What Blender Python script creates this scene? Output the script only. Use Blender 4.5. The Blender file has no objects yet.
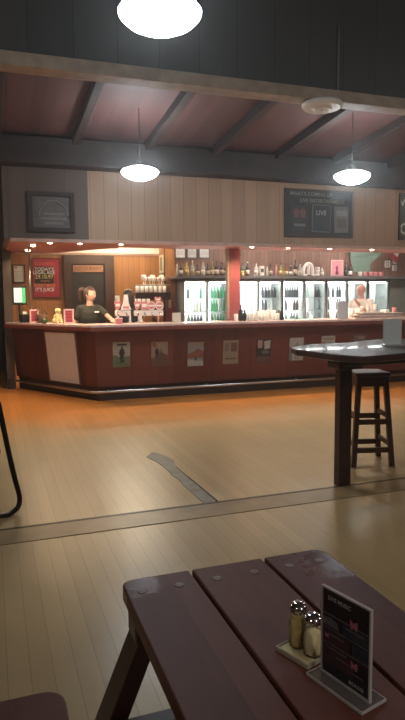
import bpy, bmesh, math, random
from mathutils import Vector, Matrix
random.seed(7)
C = bpy.context.scene.collection
SC = bpy.context.scene
PI = math.pi
R = math.radians

# ------------------------------------------------------------------ camera
EYE = Vector((0, 0, 1.43)); FOC = 600.0; CX, CY = 202.5, 360.0
_p = math.atan((CY - 298.8) / FOC); _y = R(19.3); _r = 0.0095
_fw = Vector((math.sin(_y)*math.cos(_p), math.cos(_y)*math.cos(_p), -math.sin(_p)))
_rt = Vector((math.cos(_y), -math.sin(_y), 0)); _up = _rt.cross(_fw)
RT = _rt*math.cos(_r) - _up*math.sin(_r); UP = _up*math.cos(_r) + _rt*math.sin(_r); FW = _fw
cd = bpy.data.cameras.new('camera'); cam = bpy.data.objects.new('camera', cd); C.objects.link(cam)
cd.sensor_fit = 'VERTICAL'; cd.sensor_height = 24; cd.lens = 24*FOC/720; cd.clip_start = 0.02
m = Matrix.Identity(4)
for i in range(3):
    m[i][0] = RT[i]; m[i][1] = UP[i]; m[i][2] = -FW[i]; m[i][3] = EYE[i]
cam.matrix_world = m
SC.camera = cam
SC.view_settings.view_transform = 'Standard'; SC.view_settings.look = 'None'
SC.view_settings.gamma = 1; SC.view_settings.use_curve_mapping = False
SC.view_settings.exposure = 0.0

def ray(x, y): return RT*((x-CX)/FOC) - UP*((y-CY)/FOC) + FW
def on_y(x, y, Y):
    d = ray(x, y); return EYE + d*(Y/d.y)
def on_z(x, y, z):
    d = ray(x, y); return EYE + d*((z-EYE.z)/d.z)

# ------------------------------------------------------------------ materials
def nmat(name):
    mt = bpy.data.materials.new(name); mt.use_nodes = True
    nt = mt.node_tree; return mt, nt, nt.nodes['Principled BSDF']
MATS = {}
def mat(name, col, rough=0.5, metal=0.0, var=0.0, scale=8.0, emit=None, strength=0, spec=0.5, bump=0.0, coat=0.0):
    if name in MATS: return MATS[name]
    mt, nt, b = nmat(name)
    col = tuple(col)+(1,)
    b.inputs['Base Color'].default_value = col
    b.inputs['Roughness'].default_value = rough; b.inputs['Metallic'].default_value = metal
    b.inputs['Specular IOR Level'].default_value = spec
    b.inputs['Coat Weight'].default_value = coat
    if emit:
        b.inputs['Emission Color'].default_value = tuple(emit)+(1,); b.inputs['Emission Strength'].default_value = strength
    if var or bump:
        tc = nt.nodes.new('ShaderNodeTexCoord'); n = nt.nodes.new('ShaderNodeTexNoise')
        n.inputs['Scale'].default_value = scale; n.inputs['Detail'].default_value = 4
        nt.links.new(tc.outputs['Object'], n.inputs['Vector'])
        if var:
            mr = nt.nodes.new('ShaderNodeMapRange'); mr.inputs['From Min'].default_value = .3; mr.inputs['From Max'].default_value = .7
            mr.inputs['To Min'].default_value = 1-var; mr.inputs['To Max'].default_value = 1+var
            nt.links.new(n.outputs['Fac'], mr.inputs['Value'])
            mx = nt.nodes.new('ShaderNodeVectorMath'); mx.operation = 'SCALE'; mx.inputs[0].default_value = col[:3]
            nt.links.new(mr.outputs['Result'], mx.inputs['Scale']); nt.links.new(mx.outputs['Vector'], b.inputs['Base Color'])
        if bump:
            bp = nt.nodes.new('ShaderNodeBump'); bp.inputs['Strength'].default_value = bump; bp.inputs['Distance'].default_value = .01
            nt.links.new(n.outputs['Fac'], bp.inputs['Height']); nt.links.new(bp.outputs['Normal'], b.inputs['Normal'])
    MATS[name] = mt; return mt

def N(nt, typ, **kw):
    n = nt.nodes.new(typ)
    for k, v in kw.items():
        if k == 'op': n.operation = v
        else: n.inputs[int(k[1:])].default_value = v
    return n
def math_n(nt, op, a, b=None):
    n = nt.nodes.new('ShaderNodeMath'); n.operation = op
    for i, v in enumerate((a, b)):
        if v is None: continue
        if hasattr(v, 'links'): nt.links.new(v, n.inputs[i])
        else: n.inputs[i].default_value = v
    return n.outputs[0]

def boards(name, c1, c2, width, across, along, rough=0.5, groove=0.06, grain=6.0, gdark=0.35, coat=0.0, extra=None):
    """timber boards: across/along are axis letters of the object's own coordinates."""
    if name in MATS: return MATS[name]
    mt, nt, b = nmat(name)
    L = nt.links.new
    tc = nt.nodes.new('ShaderNodeTexCoord'); sp = nt.nodes.new('ShaderNodeSeparateXYZ'); L(tc.outputs['Object'], sp.inputs[0])
    ax = {'x': 0, 'y': 1, 'z': 2}
    u = math_n(nt, 'DIVIDE', sp.outputs[ax[across]], width)
    fl = math_n(nt, 'FLOOR', u); fr = math_n(nt, 'FRACT', u)
    wn = nt.nodes.new('ShaderNodeTexWhiteNoise'); wn.noise_dimensions = '1D'; L(fl, wn.inputs['W'])
    # stretched grain
    mp = nt.nodes.new('ShaderNodeMapping'); s = [grain*3]*3; s[ax[along]] = grain*0.18; mp.inputs['Scale'].default_value = s
    cb = nt.nodes.new('ShaderNodeCombineXYZ')
    off = math_n(nt, 'MULTIPLY', wn.outputs['Value'], 7.0)
    for i in range(3): L(off, cb.inputs[i])
    ad = nt.nodes.new('ShaderNodeVectorMath'); L(tc.outputs['Object'], ad.inputs[0]); L(cb.outputs[0], ad.inputs[1]); L(ad.outputs[0], mp.inputs['Vector'])
    no = nt.nodes.new('ShaderNodeTexNoise'); no.inputs['Scale'].default_value = 1.0; no.inputs['Detail'].default_value = 5; L(mp.outputs[0], no.inputs['Vector'])
    f = math_n(nt, 'ADD', math_n(nt, 'MULTIPLY', no.outputs['Fac'], .9), math_n(nt, 'MULTIPLY', math_n(nt, 'SUBTRACT', wn.outputs['Value'], .5), .6))
    mx = nt.nodes.new('ShaderNodeMix'); mx.data_type = 'RGBA'; L(f, mx.inputs['Factor'])
    mx.inputs['A'].default_value = tuple(c1)+(1,); mx.inputs['B'].default_value = tuple(c2)+(1,)
    g = math_n(nt, 'LESS_THAN', math_n(nt, 'MINIMUM', fr, math_n(nt, 'SUBTRACT', 1.0, fr)), groove*.5)
    dk = math_n(nt, 'SUBTRACT', 1.0, math_n(nt, 'MULTIPLY', g, 1-gdark))
    vm = nt.nodes.new('ShaderNodeVectorMath'); vm.operation = 'SCALE'; L(mx.outputs['Result'], vm.inputs[0]); L(dk, vm.inputs['Scale'])
    out = vm.outputs[0]
    if extra: out = extra(nt, tc, out, b)
    L(out, b.inputs['Base Color'])
    if not b.inputs['Roughness'].is_linked: b.inputs['Roughness'].default_value = rough
    b.inputs['Coat Weight'].default_value = coat; b.inputs['Coat Roughness'].default_value = .12
    bp = nt.nodes.new('ShaderNodeBump'); bp.inputs['Strength'].default_value = .25; bp.inputs['Distance'].default_value = .004
    L(math_n(nt, 'SUBTRACT', math_n(nt, 'MULTIPLY', no.outputs['Fac'], .25), g), bp.inputs['Height']); L(bp.outputs[0], b.inputs['Normal'])
    MATS[name] = mt; return mt

def floor_extra(nt, tc, col, b):
    """worn honey boards, shifting to orange towards the bar over a noisy edge; patchy sheen."""
    L = nt.links.new
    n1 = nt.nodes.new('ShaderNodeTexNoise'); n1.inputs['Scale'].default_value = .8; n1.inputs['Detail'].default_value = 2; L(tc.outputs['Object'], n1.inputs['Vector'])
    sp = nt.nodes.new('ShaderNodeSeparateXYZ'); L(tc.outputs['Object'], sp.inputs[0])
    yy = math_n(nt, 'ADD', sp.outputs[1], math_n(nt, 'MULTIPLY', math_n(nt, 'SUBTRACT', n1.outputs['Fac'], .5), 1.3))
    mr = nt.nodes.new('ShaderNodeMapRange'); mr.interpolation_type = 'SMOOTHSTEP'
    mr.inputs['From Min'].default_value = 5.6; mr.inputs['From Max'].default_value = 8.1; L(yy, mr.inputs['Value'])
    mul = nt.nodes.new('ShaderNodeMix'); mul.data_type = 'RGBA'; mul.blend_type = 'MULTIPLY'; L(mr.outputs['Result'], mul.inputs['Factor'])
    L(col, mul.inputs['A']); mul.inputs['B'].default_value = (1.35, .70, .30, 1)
    n2 = nt.nodes.new('ShaderNodeTexNoise'); n2.inputs['Scale'].default_value = 1.6; n2.inputs['Detail'].default_value = 4; L(tc.outputs['Object'], n2.inputs['Vector'])
    m2 = nt.nodes.new('ShaderNodeMapRange'); m2.inputs['From Min'].default_value = 0; m2.inputs['From Max'].default_value = 1
    m2.inputs['To Min'].default_value = .84; m2.inputs['To Max'].default_value = 1.14; L(n2.outputs['Fac'], m2.inputs['Value'])
    vm = nt.nodes.new('ShaderNodeVectorMath'); vm.operation = 'SCALE'; L(mul.outputs['Result'], vm.inputs[0]); L(m2.outputs['Result'], vm.inputs['Scale'])
    m3 = nt.nodes.new('ShaderNodeMapRange'); m3.inputs['From Min'].default_value = 0; m3.inputs['From Max'].default_value = 1
    m3.inputs['To Min'].default_value = .285; m3.inputs['To Max'].default_value = .345; L(n1.outputs['Fac'], m3.inputs['Value']); L(m3.outputs['Result'], b.inputs['Roughness'])
    return vm.outputs[0]

def glass(name, col=(1, 1, 1), refl=.10, rough=.02, clear=.9):
    """thin pane glass: mostly clear with a weak mirror."""
    if name in MATS: return MATS[name]
    mt = bpy.data.materials.new(name); mt.use_nodes = True; nt = mt.node_tree; nt.nodes.clear()
    o = nt.nodes.new('ShaderNodeOutputMaterial'); t = nt.nodes.new('ShaderNodeBsdfTransparent'); g = nt.nodes.new('ShaderNodeBsdfGlossy')
    t.inputs[0].default_value = tuple(c*clear for c in col)+(1,); g.inputs['Roughness'].default_value = rough
    fr = nt.nodes.new('ShaderNodeFresnel'); fr.inputs[0].default_value = 1.35
    ad = math_n(nt, 'ADD', fr.outputs[0], refl*.4)
    mx = nt.nodes.new('ShaderNodeMixShader'); nt.links.new(ad, mx.inputs[0])
    nt.links.new(t.outputs[0], mx.inputs[1]); nt.links.new(g.outputs[0], mx.inputs[2]); nt.links.new(mx.outputs[0], o.inputs[0])
    MATS[name] = mt; return mt

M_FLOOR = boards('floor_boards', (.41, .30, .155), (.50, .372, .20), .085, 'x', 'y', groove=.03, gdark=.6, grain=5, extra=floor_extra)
M_FASCIA = boards('fascia_boards', (.27, .155, .085), (.36, .215, .125), .19, 'x', 'z', rough=.55, groove=.035, gdark=.5)
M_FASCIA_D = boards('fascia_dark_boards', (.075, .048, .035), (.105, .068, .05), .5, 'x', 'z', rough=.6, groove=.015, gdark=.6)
M_BACKWALL = boards('wall_boards', (.29, .115, .033), (.47, .22, .078), .11, 'x', 'z', rough=.5, groove=.05, gdark=.45)
M_SHELFWALL = boards('shelf_wall_boards', (.17, .092, .068), (.30, .17, .125), .09, 'x', 'z', rough=.55, groove=.08, gdark=.4)
M_CEIL = boards('ceiling_boards', (.058, .026, .024), (.10, .045, .040), .13, 'x', 'y', rough=.6, groove=.03, gdark=.6)
M_BULK = boards('bulkhead_boards', (.040, .040, .042), (.062, .062, .065), .35, 'x', 'z', rough=.7, groove=.02)
M_BARFRONT = boards('bar_front_boards', (.085, .022, .017), (.15, .040, .030), .62, 'x', 'z', rough=.38, groove=.012, gdark=.5)
def table_extra(nt, tc, col, b):
    """old varnish: satin overall, rubbed glossy and lumpy at the two far corners."""
    L = nt.links.new
    n = nt.nodes.new('ShaderNodeTexNoise'); n.inputs['Scale'].default_value = 38; n.inputs['Detail'].default_value = 3; L(tc.outputs['Object'], n.inputs['Vector'])
    ms = []
    for c, r in (((.30, 1.36, .75), .085), ((.80, 1.30, .75), .12)):
        d = nt.nodes.new('ShaderNodeVectorMath'); d.operation = 'DISTANCE'; L(tc.outputs['Object'], d.inputs[0]); d.inputs[1].default_value = c
        ms.append(math_n(nt, 'SUBTRACT', 1.0, math_n(nt, 'DIVIDE', d.outputs['Value'], r)))
    k = math_n(nt, 'ADD', math_n(nt, 'MAXIMUM', ms[0], ms[1]), math_n(nt, 'MULTIPLY', math_n(nt, 'SUBTRACT', n.outputs['Fac'], .5), 2.2))
    b.inputs['Specular IOR Level'].default_value = .3
    st = nt.nodes.new('ShaderNodeMapRange'); st.inputs['From Min'].default_value = .25; st.inputs['From Max'].default_value = .45
    st.inputs['To Min'].default_value = .50; st.inputs['To Max'].default_value = .16; L(k, st.inputs['Value']); L(st.outputs['Result'], b.inputs['Roughness'])
    return col
M_TABLE = boards('table_wood', (.072, .021, .014), (.15, .050, .035), .19, 'x', 'y', rough=.48, groove=0.0, grain=9, coat=.0, extra=table_extra)
M_DARKWOOD = mat('dark_wood', (.042, .018, .013), .4, var=.35, scale=14, coat=.05)
M_STOOL = mat('stool_wood', (.075, .026, .014), .38, var=.35, scale=16)
M_BEAM = mat('beam_wood', (.028, .016, .013), .7, var=.3, scale=6)
M_PALEWOOD = mat('pale_trim_wood', (.34, .27, .21), .6, var=.2, scale=9)
M_LIP = mat('lip_wood', (.42, .25, .19), .45, var=.15, scale=7)
M_DARKWALL = mat('dark_wall', (.06, .042, .036), .8, var=.2, scale=3)
M_SOFFIT = mat('soffit_paint', (.42, .17, .13), .5, var=.1)
M_CREAM = mat('cream_paint', (.80, .74, .62), .7)
M_MAROON = mat('maroon_paint', (.30, .065, .065), .5, var=.12)
M_COUNTER = mat('counter_top', (.68, .52, .48), .25, var=.15, scale=12)
M_STEEL = mat('steel', (.55, .54, .52), .3, 1.0)
M_CHROME = mat('chrome', (.75, .75, .76), .12, 1.0)
M_BLACK = mat('black_plastic', (.012, .012, .013), .35)
M_BLACKMETAL = mat('black_metal', (.018, .013, .011), .3, .6)
M_WHITE = mat('white_plastic', (.80, .79, .77), .4)
M_PAPER = mat('paper', (.80, .78, .74), .8)
M_GREYPAPER = mat('pale_grey_board', (.80, .79, .77), .55, var=.04)

# ------------------------------------------------------------------ mesh helpers
def bm_new(): return bmesh.new()
def add_box(bm, x0, x1, y0, y1, z0, z1, mtx=None, bev=0):
    r = bmesh.ops.create_cube(bm, size=1)
    vs = r['verts']
    for v in vs: v.co = Vector((x0+(v.co.x+.5)*(x1-x0), y0+(v.co.y+.5)*(y1-y0), z0+(v.co.z+.5)*(z1-z0)))
    if bev:
        es = list({e for v in vs for e in v.link_edges})
        rb = bmesh.ops.bevel(bm, geom=es, offset=bev, segments=2, affect='EDGES', profile=.5)
        vs = list({v for f in rb['faces'] for v in f.verts} | {v for v in vs if v.is_valid})
    if mtx is not None:
        for v in vs: v.co = mtx @ v.co
    return bm
def box(x0, x1, y0, y1, z0, z1, mtx=None, bev=0): return add_box(bm_new(), x0, x1, y0, y1, z0, z1, mtx, bev)
def add_prism(bm, pts, z0, z1, bev=0):
    n = len(pts)
    a = [bm.verts.new((p[0], p[1], z0)) for p in pts]; b = [bm.verts.new((p[0], p[1], z1)) for p in pts]
    fs = [bm.faces.new(a[::-1]), bm.faces.new(b)]
    for i in range(n): fs.append(bm.faces.new((a[i], a[(i+1) % n], b[(i+1) % n], b[i])))
    bmesh.ops.recalc_face_normals(bm, faces=fs)
    if bev:
        es = list({e for f in fs[:2] for e in f.edges})
        bmesh.ops.bevel(bm, geom=es, offset=bev, segments=2, affect='EDGES', profile=.5)
    return bm
def prism(pts, z0, z1, bev=0): return add_prism(bm_new(), pts, z0, z1, bev)
def add_lathe(bm, prof, seg=20, at=(0, 0, 0), mtx=None):
    rings = []
    for r, z in prof:
        if r < 1e-5: rings.append([bm.verts.new((0, 0, z))])
        else: rings.append([bm.verts.new((r*math.cos(2*PI*k/seg), r*math.sin(2*PI*k/seg), z)) for k in range(seg)])
    for a, b in zip(rings, rings[1:]):
        for k in range(seg):
            q = [a[k % len(a)], a[(k+1) % len(a)], b[(k+1) % len(b)], b[k % len(b)]]
            q2 = []
            for v in q:
                if v not in q2: q2.append(v)
            if len(q2) > 2:
                try: f = bm.faces.new(q2); f.smooth = True
                except ValueError: pass
    if len(rings[0]) > 1: bm.faces.new(rings[0][::-1])
    if len(rings[-1]) > 1: bm.faces.new(rings[-1])
    for rg in rings:
        for v in rg:
            if mtx is not None: v.co = mtx @ v.co
            v.co += Vector(at)
    return bm
def lathe(prof, seg=20, at=(0, 0, 0), mtx=None): return add_lathe(bm_new(), prof, seg, at, mtx)
def add_tube(bm, pts, r, seg=8, closed=False):
    pts = [Vector(p) for p in pts]; n = len(pts); rings = []
    prev = None
    for i, p in enumerate(pts):
        if closed: t = pts[(i+1) % n] - pts[i-1]
        else: t = pts[min(i+1, n-1)] - pts[max(i-1, 0)]
        t.normalize()
        ref = prev if prev is not None else (Vector((0, 0, 1)) if abs(t.z) < .9 else Vector((1, 0, 0)))
        a = (ref - t*ref.dot(t)).normalized(); b = t.cross(a); prev = a
        rr = r[i] if isinstance(r, (list, tuple)) else r
        rings.append([bm.verts.new(p + (a*math.cos(2*PI*k/seg) + b*math.sin(2*PI*k/seg))*rr) for k in range(seg)])
    prs = list(zip(rings, rings[1:])) + ([(rings[-1], rings[0])] if closed else [])
    for A, B in prs:
        for k in range(seg):
            f = bm.faces.new((A[k], A[(k+1) % seg], B[(k+1) % seg], B[k])); f.smooth = True
    if not closed:
        bm.faces.new(rings[0][::-1]); bm.faces.new(rings[-1])
    return bm
def tube(pts, r, seg=8, closed=False): return add_tube(bm_new(), pts, r, seg, closed)
def add_bar(bm, p, q, w, d, up=(0, 0, 1)):
    """square bar between two points; w across, d deep."""
    p, q = Vector(p), Vector(q); t = (q-p); L = t.length; t.normalize()
    a = Vector(up).cross(t)
    if a.length < 1e-3: a = Vector((1, 0, 0)).cross(t)
    a.normalize(); b = t.cross(a)
    mt = Matrix((( a.x, b.x, t.x, p.x), (a.y, b.y, t.y, p.y), (a.z, b.z, t.z, p.z), (0, 0, 0, 1)))
    return add_box(bm, -w/2, w/2, -d/2, d/2, 0, L, mt, bev=min(w, d)*.08)
def bar(p, q, w, d, up=(0, 0, 1)): return add_bar(bm_new(), p, q, w, d, up)
def smooth_path(pts, n=6):
    """Catmull-Rom through the points."""
    P = [Vector(p) for p in pts]; P = [P[0]*2-P[1]] + P + [P[-1]*2-P[-2]]; out = []
    for i in range(1, len(P)-2):
        for k in range(n):
            t = k/n; a, b, c, d = P[i-1:i+3]
            out.append(.5*((2*b) + (c-a)*t + (2*a-5*b+4*c-d)*t*t + (3*b-a-3*c+d)*t**3))
    out.append(P[-2]); return out

def obj(name, bm, m, parent=None, world=False):
    me = bpy.data.meshes.new(name)
    if isinstance(bm, bmesh.types.BMesh):
        bmesh.ops.recalc_face_normals(bm, faces=bm.faces[:]); bm.to_mesh(me); bm.free()
    else: me = bm
    me.materials.clear(); me.materials.append(m)
    o = bpy.data.objects.new(name, me); C.objects.link(o)
    if parent is not None:
        o.parent = parent
        if world: o.matrix_parent_inverse = parent_matrix(parent).inverted()
    return o
def parent_matrix(o):
    loc = Matrix.LocRotScale(o.location, o.rotation_euler, o.scale)
    return (parent_matrix(o.parent) @ o.matrix_parent_inverse @ loc) if o.parent else loc
def tag(o, label, cat, group=None):
    o['label'] = label; o['category'] = cat
    if group: o['group'] = group
    return o
def thing(name, label, cat, loc=(0, 0, 0), rz=0, group=None):
    o = bpy.data.objects.new(name, None); C.objects.link(o); o.empty_display_size = .1
    o.location = loc; o.rotation_euler = (0, 0, rz); return tag(o, label, cat, group)
def struct(name, bm, m):
    o = obj(name, bm, m); o['kind'] = 'structure'; return o
def dup(src, loc, rz=0, label=None, group=None, mats=None):
    r = src.copy(); C.objects.link(r); r.location = loc; r.rotation_euler = (0, 0, rz)
    if label: r['label'] = label
    if group: r['group'] = group
    for ch in list(src.children):
        c = ch.copy(); C.objects.link(c); c.parent = r
        for g in list(ch.children):
            d = g.copy(); C.objects.link(d); d.parent = c
    return r
def text(name, s, size, m, parent, loc, rot=(PI/2, 0, 0), align='CENTER', depth=.001, sx=1.0):
    cu = bpy.data.curves.new(name, 'FONT'); cu.body = s; cu.size = size; cu.align_x = align; cu.align_y = 'CENTER'; cu.extrude = depth; cu.resolution_u = 3
    cu.offset = size*.012
    o = bpy.data.objects.new(name, cu); C.objects.link(o)
    dg = bpy.context.evaluated_depsgraph_get(); me = bpy.data.meshes.new_from_object(o.evaluated_get(dg))
    bpy.data.objects.remove(o); bpy.data.curves.remove(cu)
    me.name = name; t = obj(name, me, m, parent); t.location = loc; t.rotation_euler = rot; t.scale = (sx, 1, 1)
    return t

# ================================================================== SETTING
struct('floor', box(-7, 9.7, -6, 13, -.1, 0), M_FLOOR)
struct('wall_rear', box(-7, 9.7, -6.1, -6, 0, 4.7), M_DARKWALL)
struct('wall_left', box(-7.1, -7, -6, 13, 0, 4.7), M_DARKWALL)
struct('wall_right', box(9.6, 9.7, -6, 13, 0, 4.7), M_DARKWALL)
struct('wall_far', box(-7, .2, 12.8, 12.9, 0, 4.7), M_DARKWALL)
struct('ceiling_hall', box(-7, 9.7, -6, 5.0, 4.6, 4.7), M_DARKWALL)
struct('wall_bulkhead', box(-7, 9.6, 5.0, 5.12, 3.3, 4.6), M_BULK)
struct('trim_bulkhead', box(-7, 9.6, 4.96, 5.14, 3.212, 3.315, bev=.008), M_PALEWOOD)
# lean-to ceiling, falling gently towards the bar
bm = bm_new()
for (x, y, z) in ((-7, 5.12, 3.80), (9.6, 5.12, 3.80), (9.6, 8.5, 3.5), (-7, 8.5, 3.5), (-7, 5.12, 3.9), (9.6, 5.12, 3.9), (9.6, 8.5, 3.6), (-7, 8.5, 3.6)): bm.verts.new((x, y, z))
bm.verts.ensure_lookup_table(); V = bm.verts
for f in ((0, 1, 2, 3), (4, 5, 6, 7), (0, 1, 5, 4), (1, 2, 6, 5), (2, 3, 7, 6), (3, 0, 4, 7)): bm.faces.new([V[i] for i in f])
struct('ceiling_leanto', bm, M_CEIL)
struct('ceiling_beyond', box(-7, .2, 8.5, 12.8, 3.5, 3.6), M_DARKWALL)
for k in range(-6, 9):
    x = 1.13 + .965*k
    if -6.9 < x < 9.5:
        struct('ceiling_beam', bar((x, 5.13, 3.755), (x, 8.2, 3.485), .10, .13), M_BEAM)
struct('beam_header', box(-7, 9.6, 8.08, 8.34, 3.16, 3.5, bev=.01), M_BEAM)
# fascia over the bar
struct('wall_fascia', box(1.30, 9.6, 8.35, 8.42, 2.23, 3.5), M_FASCIA)
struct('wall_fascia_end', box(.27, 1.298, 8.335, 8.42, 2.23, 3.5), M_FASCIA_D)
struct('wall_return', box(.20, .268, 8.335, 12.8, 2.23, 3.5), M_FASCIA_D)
struct('trim_fascia', box(.27, 9.6, 8.31, 8.37, 2.195, 2.245, bev=.008), M_LIP)
struct('wall_partition', box(.20, .33, 10.16, 11.5, 0, 2.23), M_DARKWALL)
# soffit, deeper at the angled end
struct('ceiling_soffit', prism([(.27, 8.42), (9.6, 8.42), (9.6, 9.25), (1.9, 9.25), (1.0, 10.6), (.27, 10.6)], 2.225, 2.26), M_SOFFIT)
struct('ceiling_bar', box(.2, 9.6, 8.42, 11.6, 2.78, 2.86), M_CREAM)
struct('wall_back', box(.2, 3.15, 11.5, 11.6, 0, 2.30), M_BACKWALL)
struct('wall_back_upper', box(.2, 3.15, 11.5, 11.6, 2.30, 2.8), M_CREAM)
struct('trim_back', box(.27, 3.14, 11.47, 11.5, 2.27, 2.31), M_LIP)
struct('wall_alcove', box(3.15, 3.22, 11.12, 11.6, 0, 2.8), M_BACKWALL)
struct('wall_shelf', box(3.15, 9.6, 11.1, 11.12+.06, 0, 2.8), M_SHELFWALL)
struct('wall_alcove_face', box(3.15, 3.34, 11.07, 11.1, 1.3, 2.8), M_BACKWALL)
struct('wall_alcove_lower', box(3.15, 3.34, 11.07, 11.1, 0, 1.3), M_MAROON)
struct('pillar', box(3.62, 3.81, 9.0, 9.18, 0, 2.225, bev=.008), M_MAROON)
struct('trim_pillar', box(3.59, 3.62, 9.0, 9.1, 1.1, 2.225), M_PALEWOOD)
# dark doorway behind the bar
d = struct('door_1', box(1.44, 2.06, 11.46, 11.49, 0, 2.1), mat('dark_door', (.018, .012, .010), .6))
struct('trim_door', add_box(add_box(box(1.30, 1.44, 11.43, 11.5, 0, 2.26), 2.06, 2.24, 11.43, 11.5, 0, 2.26), 1.44, 2.06, 11.43, 11.5, 2.1, 2.26), mat('door_trim_wood', (.055, .026, .015), .5, var=.2))
# worn joint across the dance floor and the taped crack
struct('trim_floor', box(-7, 9.6, 3.60, 3.83, 0, .004), mat('floor_joint', (.26, .185, .095), .36, var=.25, scale=4))
struct('trim_floor_edge', box(-7, 9.6, 3.83, 3.855, 0, .006), mat('joint_edge', (.05, .035, .022), .4))
bm = bm_new(); L_, R_ = [], []
cr = random.Random(3)
for k in range(15):
    y = 3.86 + 1.47*k/14; w = .055 + (.03 if k > 10 else 0) + cr.uniform(-.008, .012)
    cxk = 1.405 - .0015*k + (.02*math.sin(k*1.3) if k > 9 else 0)
    L_.append((cxk-w, y)); R_.append((cxk+w*.8, y))
L_[-1] = (1.37, 5.36); R_[-1] = (1.40, 5.34)
add_prism(bm, L_ + R_[::-1], .0005, .004)
struct('floor_repair_strip', bm, mat('floor_tape', (.20, .19, .155), .55, var=.2, scale=10))
bm = bm_new(); add_prism(bm, [(1.445, 3.87), (1.46, 3.87), (1.45, 4.35), (1.435, 4.8), (1.43, 4.8), (1.44, 4.35)], .0005, .006)
struct('floor_crack_line', bm, mat('crack_black', (.02, .017, .014), .7))

# ================================================================== BAR COUNTER
Cn = Vector((1.39, 8.40)); U = Vector((-.4845, .8748)); NN = Vector((-.8748, -.4845)); LEN = 2.10
XR = 9.55
def bar_path(d):
    da = d if d > -.1 else -.12 + (d+.45)      # the angled run is shallower behind
    return [Cn + U*LEN + NN*da, Vector((Cn.x + (.4845*d-da)/.8748, Cn.y - d)), Vector((XR, Cn.y - d))]
def slab(d0, d1, z0, z1, bev=0, d0t=None, d1t=None):
    """band between two offsets from the base line, optionally raked between bottom and top."""
    a0, b0 = bar_path(d0), bar_path(d1); a1, b1 = bar_path(d0 if d0t is None else d0t), bar_path(d1 if d1t is None else d1t)
    bm = bm_new()
    A = [bm.verts.new((p.x, p.y, z0)) for p in a0]; B = [bm.verts.new((p.x, p.y, z0)) for p in b0]
    A1 = [bm.verts.new((p.x, p.y, z1)) for p in a1]; B1 = [bm.verts.new((p.x, p.y, z1)) for p in b1]
    for i in (0, 1):
        bm.faces.new((A[i], A[i+1], A1[i+1], A1[i])); bm.faces.new((B[i], B[i+1], B1[i+1], B1[i]))
        bm.faces.new((A[i], A[i+1], B[i+1], B[i])); bm.faces.new((A1[i], A1[i+1], B1[i+1], B1[i]))
    for i in (0, 2): bm.faces.new((A[i], B[i], B1[i], A1[i]))
    bmesh.ops.recalc_face_normals(bm, faces=bm.faces[:])
    if bev: bmesh.ops.bevel(bm, geom=bm.edges[:], offset=bev, segments=2, affect='EDGES')
    return bm
counter = thing('bar_counter', 'long dark red bar counter with pale top, kinked towards the dark partition', 'bar counter', (4.5, 8.6, 0))
obj('worktop', slab(.20, -.45, 1.045, 1.085, .008), M_COUNTER, counter, True)
obj('front_panel', slab(.02, -.05, .20, 1.045, 0, .10, .02), M_BARFRONT, counter, True)
obj('kick_panel', slab(-.02, -.08, 0, .20), mat('kick_wood', (.035, .020, .016), .5, var=.25), counter, True)
obj('edge_strip', slab(.215, .198, 1.0, 1.055, .004), mat('edge_wood', (.20, .055, .038), .3, var=.2), counter, True)
obj('back_panel', slab(-.40, -.43, 0, 1.045), M_DARKWOOD, counter, True)
pp = bar_path(.17)
fr = obj('foot_rail', tube([(pp[0].x, pp[0].y, .155)] + [(p.x, p.y, .155) for p in (pp[1]+(pp[0]-pp[1]).normalized()*.05, pp[1]+(pp[2]-pp[1]).normalized()*.05, pp[2])], .019), M_STEEL, counter, True)
for x in (1.5, 3.0, 4.5, 6.0, 7.5):
    b = obj('bracket', bar((x, 8.42, .155), (x, 8.23, .155), .02, .02), M_STEEL, counter, True)
ang = math.atan2(U.y, U.x)
TOPZ = 1.086

# blank white board fixed on the angled end
def along(s, d): p = Cn + U*s + NN*d; return p
t = thing('notice_board', 'tall blank white board in a thin frame on the angled bar end', 'board', (along(.8, .06).x, along(.8, .06).y, .2))
def slab_panel(s0, s1, z0, z1, off0, off1):
    bm = bm_new(); rk = lambda z: .02 + .08*(z-.20)/.845
    P = []
    for off in (off0, off1):
        for (s, z) in ((s0, z0), (s1, z0), (s1, z1), (s0, z1)):
            q = along(s, rk(z)+off); P.append(bm.verts.new((q.x, q.y, z)))
    for f in ((0, 1, 2, 3), (7, 6, 5, 4), (0, 1, 5, 4), (1, 2, 6, 5), (2, 3, 7, 6), (3, 0, 4, 7)): bm.faces.new([P[i] for i in f])
    return bm
S0, S1, Z0, Z1 = .36, 1.16, .20, .985
obj('panel', slab_panel(S0+.03, S1-.03, Z0+.015, Z1-.03, .004, .016), M_GREYPAPER, t, True)
for nm, a in (('frame_side', (S0, S0+.03, Z0, Z1)), ('frame_side', (S1-.03, S1, Z0, Z1)), ('frame_top', (S0+.03, S1-.03, Z1-.03, Z1)), ('frame_bottom', (S0+.03, S1-.03, Z0, Z0+.015))):
    obj(nm, slab_panel(*a, .003, .022), mat('board_frame', (.17, .10, .075), .5), t, True)

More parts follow.
